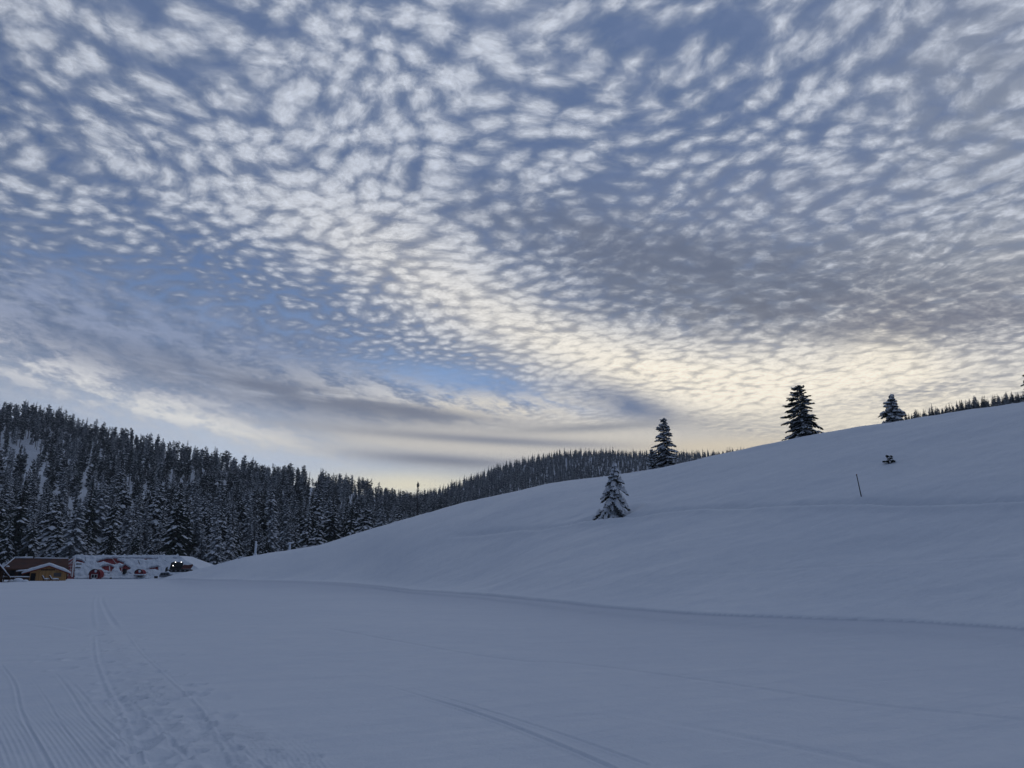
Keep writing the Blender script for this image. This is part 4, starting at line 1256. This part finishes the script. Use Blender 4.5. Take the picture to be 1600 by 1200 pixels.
def vert(i, j, top):
    key = (i, j, top)
    if key not in idx:
        px, py = xs[i], ys_[j]
        jx, jy = 0.5 * mnoise.noise((px * 0.33, py * 0.5, 1)), 0.45 * mnoise.noise((px * 0.33, py * 0.5, 7))
        py2 = py + jy
        lim = 870.5 if px < 277.5 else 870.5 + (px - 277.5) * 0.62
        py2 = max(py2, lim - 0.9 + 0.25 * mnoise.noise((px * 0.15, 3, 3)))
        nb_ = mnoise.noise((px * 0.16, py * 0.22, 5))
        o_ = (0.30 + 0.14 * nb_ + 0.06 * mnoise.noise((px * 0.5, py * 0.6, 2))) if top else 0.0
        if top and py > 903: o_ += 0.3 * (py - 903) / 5
        idx[key] = len(S_.v); S_.v.append(front(px + jx, py2, o_ if top else 0.006))
    return idx[key]
keep = set()
for i in range(len(xs) - 1):
    for j in range(len(ys_) - 1):
        cx, cy = xs[i] + st / 2, ys_[j] + st * 0.4
        lim = 870.5 if cx < 277.5 else 870.5 + (cx - 277.5) * 0.62
        if cy < lim - 1.2: continue
        if not any(inside(cx, cy, p) for p in bare): keep.add((i, j))
for i, j in keep:
    S_.f.append((vert(i, j, 1), vert(i, j + 1, 1), vert(i + 1, j + 1, 1), vert(i + 1, j, 1)))
    for (di, dj), (a, b_) in {(-1, 0): ((0, 0), (0, 1)), (1, 0): ((1, 1), (1, 0)), (0, -1): ((1, 0), (0, 0)), (0, 1): ((0, 1), (1, 1))}.items():
        if (i + di, j + dj) not in keep:
            S_.f.append((vert(i + a[0], j + a[1], 1), vert(i + a[0], j + a[1], 0), vert(i + b_[0], j + b_[1], 0), vert(i + b_[0], j + b_[1], 1)))
S_.build('snow_cover', M_SNOW, lodge, True)
side = MB(); nn = 10
def lerp3(a, b, t): return np.array(a) * (1 - t) + np.array(b) * t
for i in range(nn + 1):
    for j in range(nn + 1):
        p0 = lerp3(L1, bb1, i / nn); p1 = lerp3((T1[0] - 0.1, T1[1], T1[2]), tb1, i / nn)
        q = lerp3(p0, p1, j / nn) + np.array([0.30 + 0.12 * mnoise.noise((i * 0.7, j * 0.7, 1)), -0.25 if i == 0 else 0, 0.22])
        side.v.append(tuple(q))
for i in range(nn):
    for j in range(nn):
        a = i * (nn + 1) + j; side.f.append((a, a + nn + 1, a + nn + 2, a + 1))
side.build('side_snow', M_SNOW, lodge, True)
tp = snow_slab([(T0[0], ztop), (T1[0] + 0.3, ztop)], T0[1] - 0.1, T0[1] + dback, 0.32, 2, sub=30)
tp.build('roof_snow', M_SNOW, lodge, True)
# turned end wall at the left: red panes between pale ribs
def at_local(px, py, Y): 
    p = at(px, py, Y); return (p[0] - ox, p[1] - YF, p[2] - gz)
e0, e1, e2, e3 = at_local(88.5, 886.5, 178), at_local(117.6, 870.5, 178.5), at_local(117.2, 906, 171.6), at_local(92, 906, 173)
MB().quad(e0, e3, e2, e1).quad(e1, e2, at_local(117.2, 906, 180), at_local(117.6, 870.5, 182)).quad(e0, e1, at_local(117.6, 870.5, 182), at_local(92, 886, 182)).build('end_wall', M_RED, lodge)
def rib(p, q, r, nm='rib', mt=None): return MB().bar(p, q, r, 4).build(nm, mt or M_WHITE, lodge)
rib(at_local(90, 885.5, 177.4), at_local(118, 869.6, 177.6), 0.14, 'rib', M_SNOW)
rib(at_local(95, 884, 176.6), at_local(104, 877, 176.8), 0.11)
rib(at_local(104, 884.5, 175.8), at_local(116, 874, 176.2), 0.13)
rib(at_local(112.6, 901, 171.2), at_local(115.8, 872, 176.4), 0.16)
for y0 in (880, 885, 890, 896): rib(at_local(104 if y0 > 884 else 107, y0 - 0.3, 175.2), at_local(116.2, y0, 174.8), 0.05)
for x0 in (106, 110): rib(at_local(x0, 900, 173.0), at_local(x0 + 1, 879, 175.4), 0.045)
for px, py, w in ((121.5, 881.2, 0.35), (120, 887, 0.4)):
    MB().box(np.array(at_local(px - 2.4, py + 1.0, 170.8)), np.array(at_local(px + 2.6, py - 0.8, 171.6)) + [0, 0.9, 0]).build('ledge', M_DARK, lodge)
# arched dormers
def dormer(px0, px1, py0, py1, Yd, win, name='dormer'):
    x0, x1 = PX(px0, Yd) - ox, PX(px1, Yd) - ox; z0, z1 = PZ(py1, Yd) - gz, PZ(py0, Yd) - gz
    cx = (x0 + x1) / 2; r = (x1 - x0) / 2; zc_ = z1 - r * 0.95; n = 14
    prof = [(cx + r * (1.0 if abs(math.cos(t)) > 0.9999 else 1.0) * math.cos(t), zc_ + r * 0.95 * math.sin(t)) for t in np.linspace(0, math.pi, n)]
    if z0 < zc_:
        prof = [(x1 - 0.18 * r, z0)] + prof + [(x0 + 0.18 * r, z0)]
    d = MB().prism(prof, Yd - YF, Yd - YF + 1.6).build(name, M_RED, lodge)
    # hood of dark metal round the arch
    h = MB()
    arc_ = [(cx + r * math.cos(t), zc_ + r * 0.95 * math.sin(t)) for t in np.linspace(0.0, math.pi, 12)]
    for a, b_ in zip(arc_[:-1], arc_[1:]): h.bar((a[0], Yd - YF - 0.12, a[1]), (b_[0], Yd - YF - 0.12, b_[1]), 0.10, 4)
    h.build('hood', M_DARK, d)
    MB().lump((cx + 0.2, Yd - YF - 0.05, z1 - 0.34), (0.30, 0.22, 0.36), 2, flat=False).build('snow_clump', M_SNOW, d, True)
    if win:
        wx0, wx1 = PX(143.8, Yd) - ox, PX(153.6, Yd) - ox; wz0, wz1 = PZ(903.2, Yd) - gz, PZ(897.0, Yd) - gz
        fr = MB(); y_ = Yd - YF
        fr.box((wx0, y_ - 0.12, wz1 - 0.12), (wx1, y_ - 0.01, wz1)).box((wx0, y_ - 0.12, wz0), (wx1, y_ - 0.01, wz0 + 0.10))
        mx = (wx0 + wx1) / 2
        for a in (wx0, mx - 0.06, wx1 - 0.12): fr.box((a, y_ - 0.115, wz0 + 0.103), (a + 0.12, y_ - 0.012, wz1 - 0.123))
        w_ = fr.build('window', M_WHITE, d)
        for a0, a1 in ((wx0 + 0.12, mx - 0.06), (mx + 0.06, wx1 - 0.12)): pass
        for a0, a1 in ((wx0 + 0.123, mx - 0.063), (mx + 0.063, wx1 - 0.123)):
            MB().box((a0, y_ - 0.06, wz0 + 0.105), (a1, y_ - 0.015, wz1 - 0.125)).build('pane', M_GLASS, w_)
        MB().lump((mx, y_ - 0.2, wz0 - 0.42), (0.75, 0.35, 0.42), 6, k=10).build('sill_snow', M_SNOW, d, True)
dormer(140.0, 157.4, 889.6, 907.0, 170.6, True)
dormer(211.0, 223.6, 889.8, 899.0, 171.6, False)
MB().box(at_local(209, 899.2, 171.2), np.array(at_local(225, 896.9, 171.0)) + [0, 0.9, 0]).build('ledge', M_SNOW, lodge)
MB().box(at_local(208.6, 900.2, 171.1), np.array(at_local(224.4, 899.2, 170.9)) + [0, 0.9, 0]).build('ledge', M_DARK, lodge)
# doorway and pale jambs in the bare patches
MB().box(at_local(191.2, 897, 172.6), np.array(at_local(194.2, 888.5, 172.4)) + [0, 1.2, 0]).build('doorway', M_DARK, lodge)
MB().box(at_local(189.0, 895, 172.3), np.array(at_local(189.9, 887, 172.3)) + [0, 0.4, 0]).build('jamb', M_WHITE, lodge)
MB().bar(at_local(171.8, 894.5, 172.1), at_local(171.0, 885, 173.6), 0.09).build('jamb', M_WHITE, lodge)
MB().bar(at_local(175.5, 872.8, 176.7), at_local(183.5, 882.5, 174.6), 0.05).build('seam', M_WHITE, lodge)
# vents with snow caps along the ridge
for px, py in ((127.3, 867.5), (161.3, 867.8), (194.4, 868.2), (256, 868.6), (277, 868.8)):
    p = at_local(px, py, 181)
    v_ = MB().bar((p[0], p[1], ztop - 0.1), (p[0], p[1], ztop + 0.42), 0.10).build('roof_vent', M_DARK, lodge)
    MB().lump((p[0], p[1], ztop + 0.35), (0.30, 0.30, 0.42), int(px)).build('snow_cap', M_SNOW, v_, True)
# small dark thing poking through the snow before the lodge
tag(MB().lump(at(173, 904.6, 165), (0.22, 0.2, 0.35), 3, k=7, rings=4).build('stump', M_BARK), "small dark stump poking from the snow before the lodge's middle", 'stump')
tag(MB().lump(at(141.5, 906.6, 168), (0.28, 0.2, 0.45), 3, k=7, rings=4).build('bin', M_BLACK), "small black bin half buried left of the lodge's arched window dormer", 'bin')

# --- snow groomer with its work lights on
uG, _ = uv(282, 890)
Yg_ = float(sm(np.array([uG]), DU, DY)[0]) - 1.0
xg, zg = uG * Yg_, 0.0
zg = PZ(894.6, Yg_)
g = empty('snow_groomer', (xg, Yg_, zg), "dark snow groomer with three lit work lights and a red rear body beside the lodge", 'snow groomer')
k = Yg_ / FPX
def gp(px, py): return ((px - 282) * k, (894.6 - py) * k)
def gpoly(pts): return [gp(*p) for p in pts]
MB().prism(gpoly([(265, 889.5), (267, 880), (271, 878.6), (285, 879.6), (286, 889.5)]), 0.3, 2.0).build('cab', M_BLACK, g)
MB().prism(gpoly([(268.6, 885.2), (269.6, 881), (274.4, 880.6), (274.4, 885.2)]), 0.27, 0.296).build('window', M_GLASS, g)
MB().prism(gpoly([(276, 885.2), (276, 880.8), (283.6, 881.2), (283.6, 885.2)]), 0.27, 0.296).build('window', M_GLASS, g)
MB().prism(gpoly([(282.8, 889.3), (286.2, 882.8), (293, 883.4), (300, 882.2), (301, 884), (297.5, 889.3)]), 0.1, 2.2).build('rear_body', M_MACHINE, g)
tk = MB().prism(gpoly([(264.5, 890.4), (267, 889.6), (297, 889.6), (301, 890.6), (300.5, 892.4), (297, 893.8), (268, 894.2), (265, 893)]), -0.2, 0.5)
tk.build('track', M_RUBBER, g)
MB().prism(gpoly([(264.5, 890.4), (267, 889.6), (297, 889.6), (301, 890.6), (300.5, 892.4), (297, 893.8), (268, 894.2), (265, 893)]), 1.8, 2.5).build('track', M_RUBBER, g)
for px in (268.5, 275, 282, 289, 296): MB().bar((gp(px, 892)[0], -0.26, gp(px, 892)[1]), (gp(px, 892)[0], -0.2, gp(px, 892)[1]), 0.2, 10).build('wheel', M_GREYPAINT, g)
MB().prism(gpoly([(258.5, 894.4), (259.5, 887.5), (262.5, 886.0), (262.0, 894.0)]), -0.8, 3.0).build('blade', M_BLACK, g)
MB().bar((gp(261, 891)[0], 1.1, gp(261, 891)[1]), (gp(267, 891)[0], 1.1, gp(267, 891)[1]), 0.12).build('blade_arm', M_BLACK, g)
for px, py in ((273.4, 879.3), (282.2, 879.1), (270.3, 884.4)):
    a = gp(px, py); 
    h_ = MB().bar((a[0], 0.25, a[1]), (a[0], 0.05, a[1]), 0.10, 8).build('work_light', M_BLACK, g)
    MB().bar((a[0], 0.05, a[1]), (a[0], -0.02, a[1]), 0.095, 10).build('lens', M_LAMP, h_)
face(g)
# --- snowed-in car and a black tub by it
Yc_ = Yg_ - 5.0; k = Yc_ / FPX; zc_ = PZ(900.6, Yc_); xc = PX(261, Yc_)
c = empty('parked_car', (xc, Yc_, zc_), "grey parked car snowed in up to its windows, in front of the groomer", 'car')
def cp_(px, py): return ((px - 261) * k, (900.6 - py) * k)
MB().prism([cp_(*p) for p in [(250, 901.5), (250.2, 898.6), (252, 895.2), (263.5, 894.6), (267, 898.0), (275, 898.8), (276.5, 901.5)]], 0, 1.7).build('body', M_GREYPAINT, c)
for a, b_ in ((252.2, 255.4), (256.0, 259.6), (260.2, 264.0)):
    MB().prism([cp_(a, 898.4), cp_(b_, 898.4), cp_(b_ - 0.4, 895.9), cp_(a + 0.5, 895.9)], -0.03, -0.004).build('window', M_GLASS, c)
snow_slab([cp_(251.5, 895.3), cp_(264, 894.7)], -0.05, 1.7, 0.16, 4).build('roof_snow', M_SNOW, c, True)
snow_slab([cp_(266, 898.0), cp_(275.5, 898.9)], -0.02, 1.7, 0.14, 6).build('bonnet_snow', M_SNOW, c, True)
face(c)
tag(MB().bar((PX(245, Yc_ - 6), Yc_ - 6, PZ(903.6, Yc_ - 6)), (PX(245, Yc_ - 6), Yc_ - 6, PZ(900.2, Yc_ - 6)), 0.30, 10, 0.34).build('tub', M_BLACK), "small black tub standing on the snow left of the snowed-in car", 'tub')

# --- the two white posts and the beam on the left shoulder of the slope
def crestY(px): return float(sm(np.array([uv(px, 870)[0]]), DU, DY)[0])
def ground_at(px, Y):
    u = uv(px, 870)[0]; return surface(u * Y, Y)
Yp = crestY(397) - 1.0; x = PX(397, Yp); z = ground_at(397, Yp); k = Yp / FPX
p = empty('post', (x, Yp, z), "slim white snow-plastered post with a flared foot at the end of the beam", 'post')
top = PZ(846, Yp) - z
MB().bar((0, 0, -0.3), (0, 0, top), 0.21, 8, 0.18).build('shaft', M_SNOW, p, True)
MB().bar((0, 0, -0.3), (0, 0, 0.75), 0.62, 8, 0.14).build('foot', M_SNOW, p, True)
MB().lump((-0.06, 0, top - 0.05), (0.20, 0.2, 0.16), 2).build('snow_cap', M_SNOW, p, True)
bm_ = empty('beam', (x, Yp, z), "long snow-topped beam lying just above the snow left of the slim white post", 'beam')
xa, xb = PX(371, Yp) - x, -0.45
za = PZ(873.0, Yp) - z
MB().box((xa, -0.15, za), (xb, 0.15, za + 0.16)).build('timber', M_DARK, bm_)
snow_slab([(xa, za + 0.16), (xb, za + 0.16)], -0.18, 0.18, 0.22, 4, sub=14, ny=3).build('snow_cap', M_SNOW, bm_, True)
MB().box((xa + 0.2, -0.1, za - 1.2), (xa + 0.4, 0.1, za)).build('leg', M_DARK, bm_)
Yp = crestY(450) - 3.5; x = PX(450.5, Yp); z = ground_at(450.5, Yp)
p = empty('post', (x, Yp, z), "shorter white post with a T-shaped snow cap, right of the slim post", 'post')
top = PZ(848.5, Yp) - z
MB().bar((0, 0, -0.3), (0, 0, top), 0.20, 8, 0.18).build('shaft', M_SNOW, p, True)
MB().lump((0, 0, top - 0.08), (0.48, 0.3, 0.24), 5, k=10).build('snow_cap', M_SNOW, p, True)

# --- thin marker pole on the slope
x, y, z = hit(1347, 781); z = surface(x, y)
k = y / FPX
p = empty('marker_pole', (x, y, z), "thin dark marker pole leaning slightly left on the open slope", 'pole')
MB().bar((0.01, 0, -0.3), (-4 * k, 0.05, 34 * k), 0.030, 6, 0.024).build('stick', M_BLACK, p)
MB().bar((-3.9 * k, 0.05, 33.4 * k), (-4.0 * k, 0.05, 34.6 * k), 0.036, 6).build('cap', M_REDTRIM, p)

# ------------------------------------------------------------------ thin cold haze
hz = bpy.data.materials.new('haze_air'); hz.use_nodes = True
nt = hz.node_tree; nt.nodes.clear()
pv = nt.nodes.new('ShaderNodeVolumePrincipled'); pv.inputs['Color'].default_value = (0.80, 0.87, 1.0, 1); pv.inputs['Density'].default_value = 0.00020
pv.inputs['Anisotropy'].default_value = 0.0
nt.links.new(pv.outputs[0], nt.nodes.new('ShaderNodeOutputMaterial').inputs['Volume'])
MB().box((-2100, -2100, -14.5), (2100, 2100, 225)).build('haze', hz)['kind'] = 'stuff'
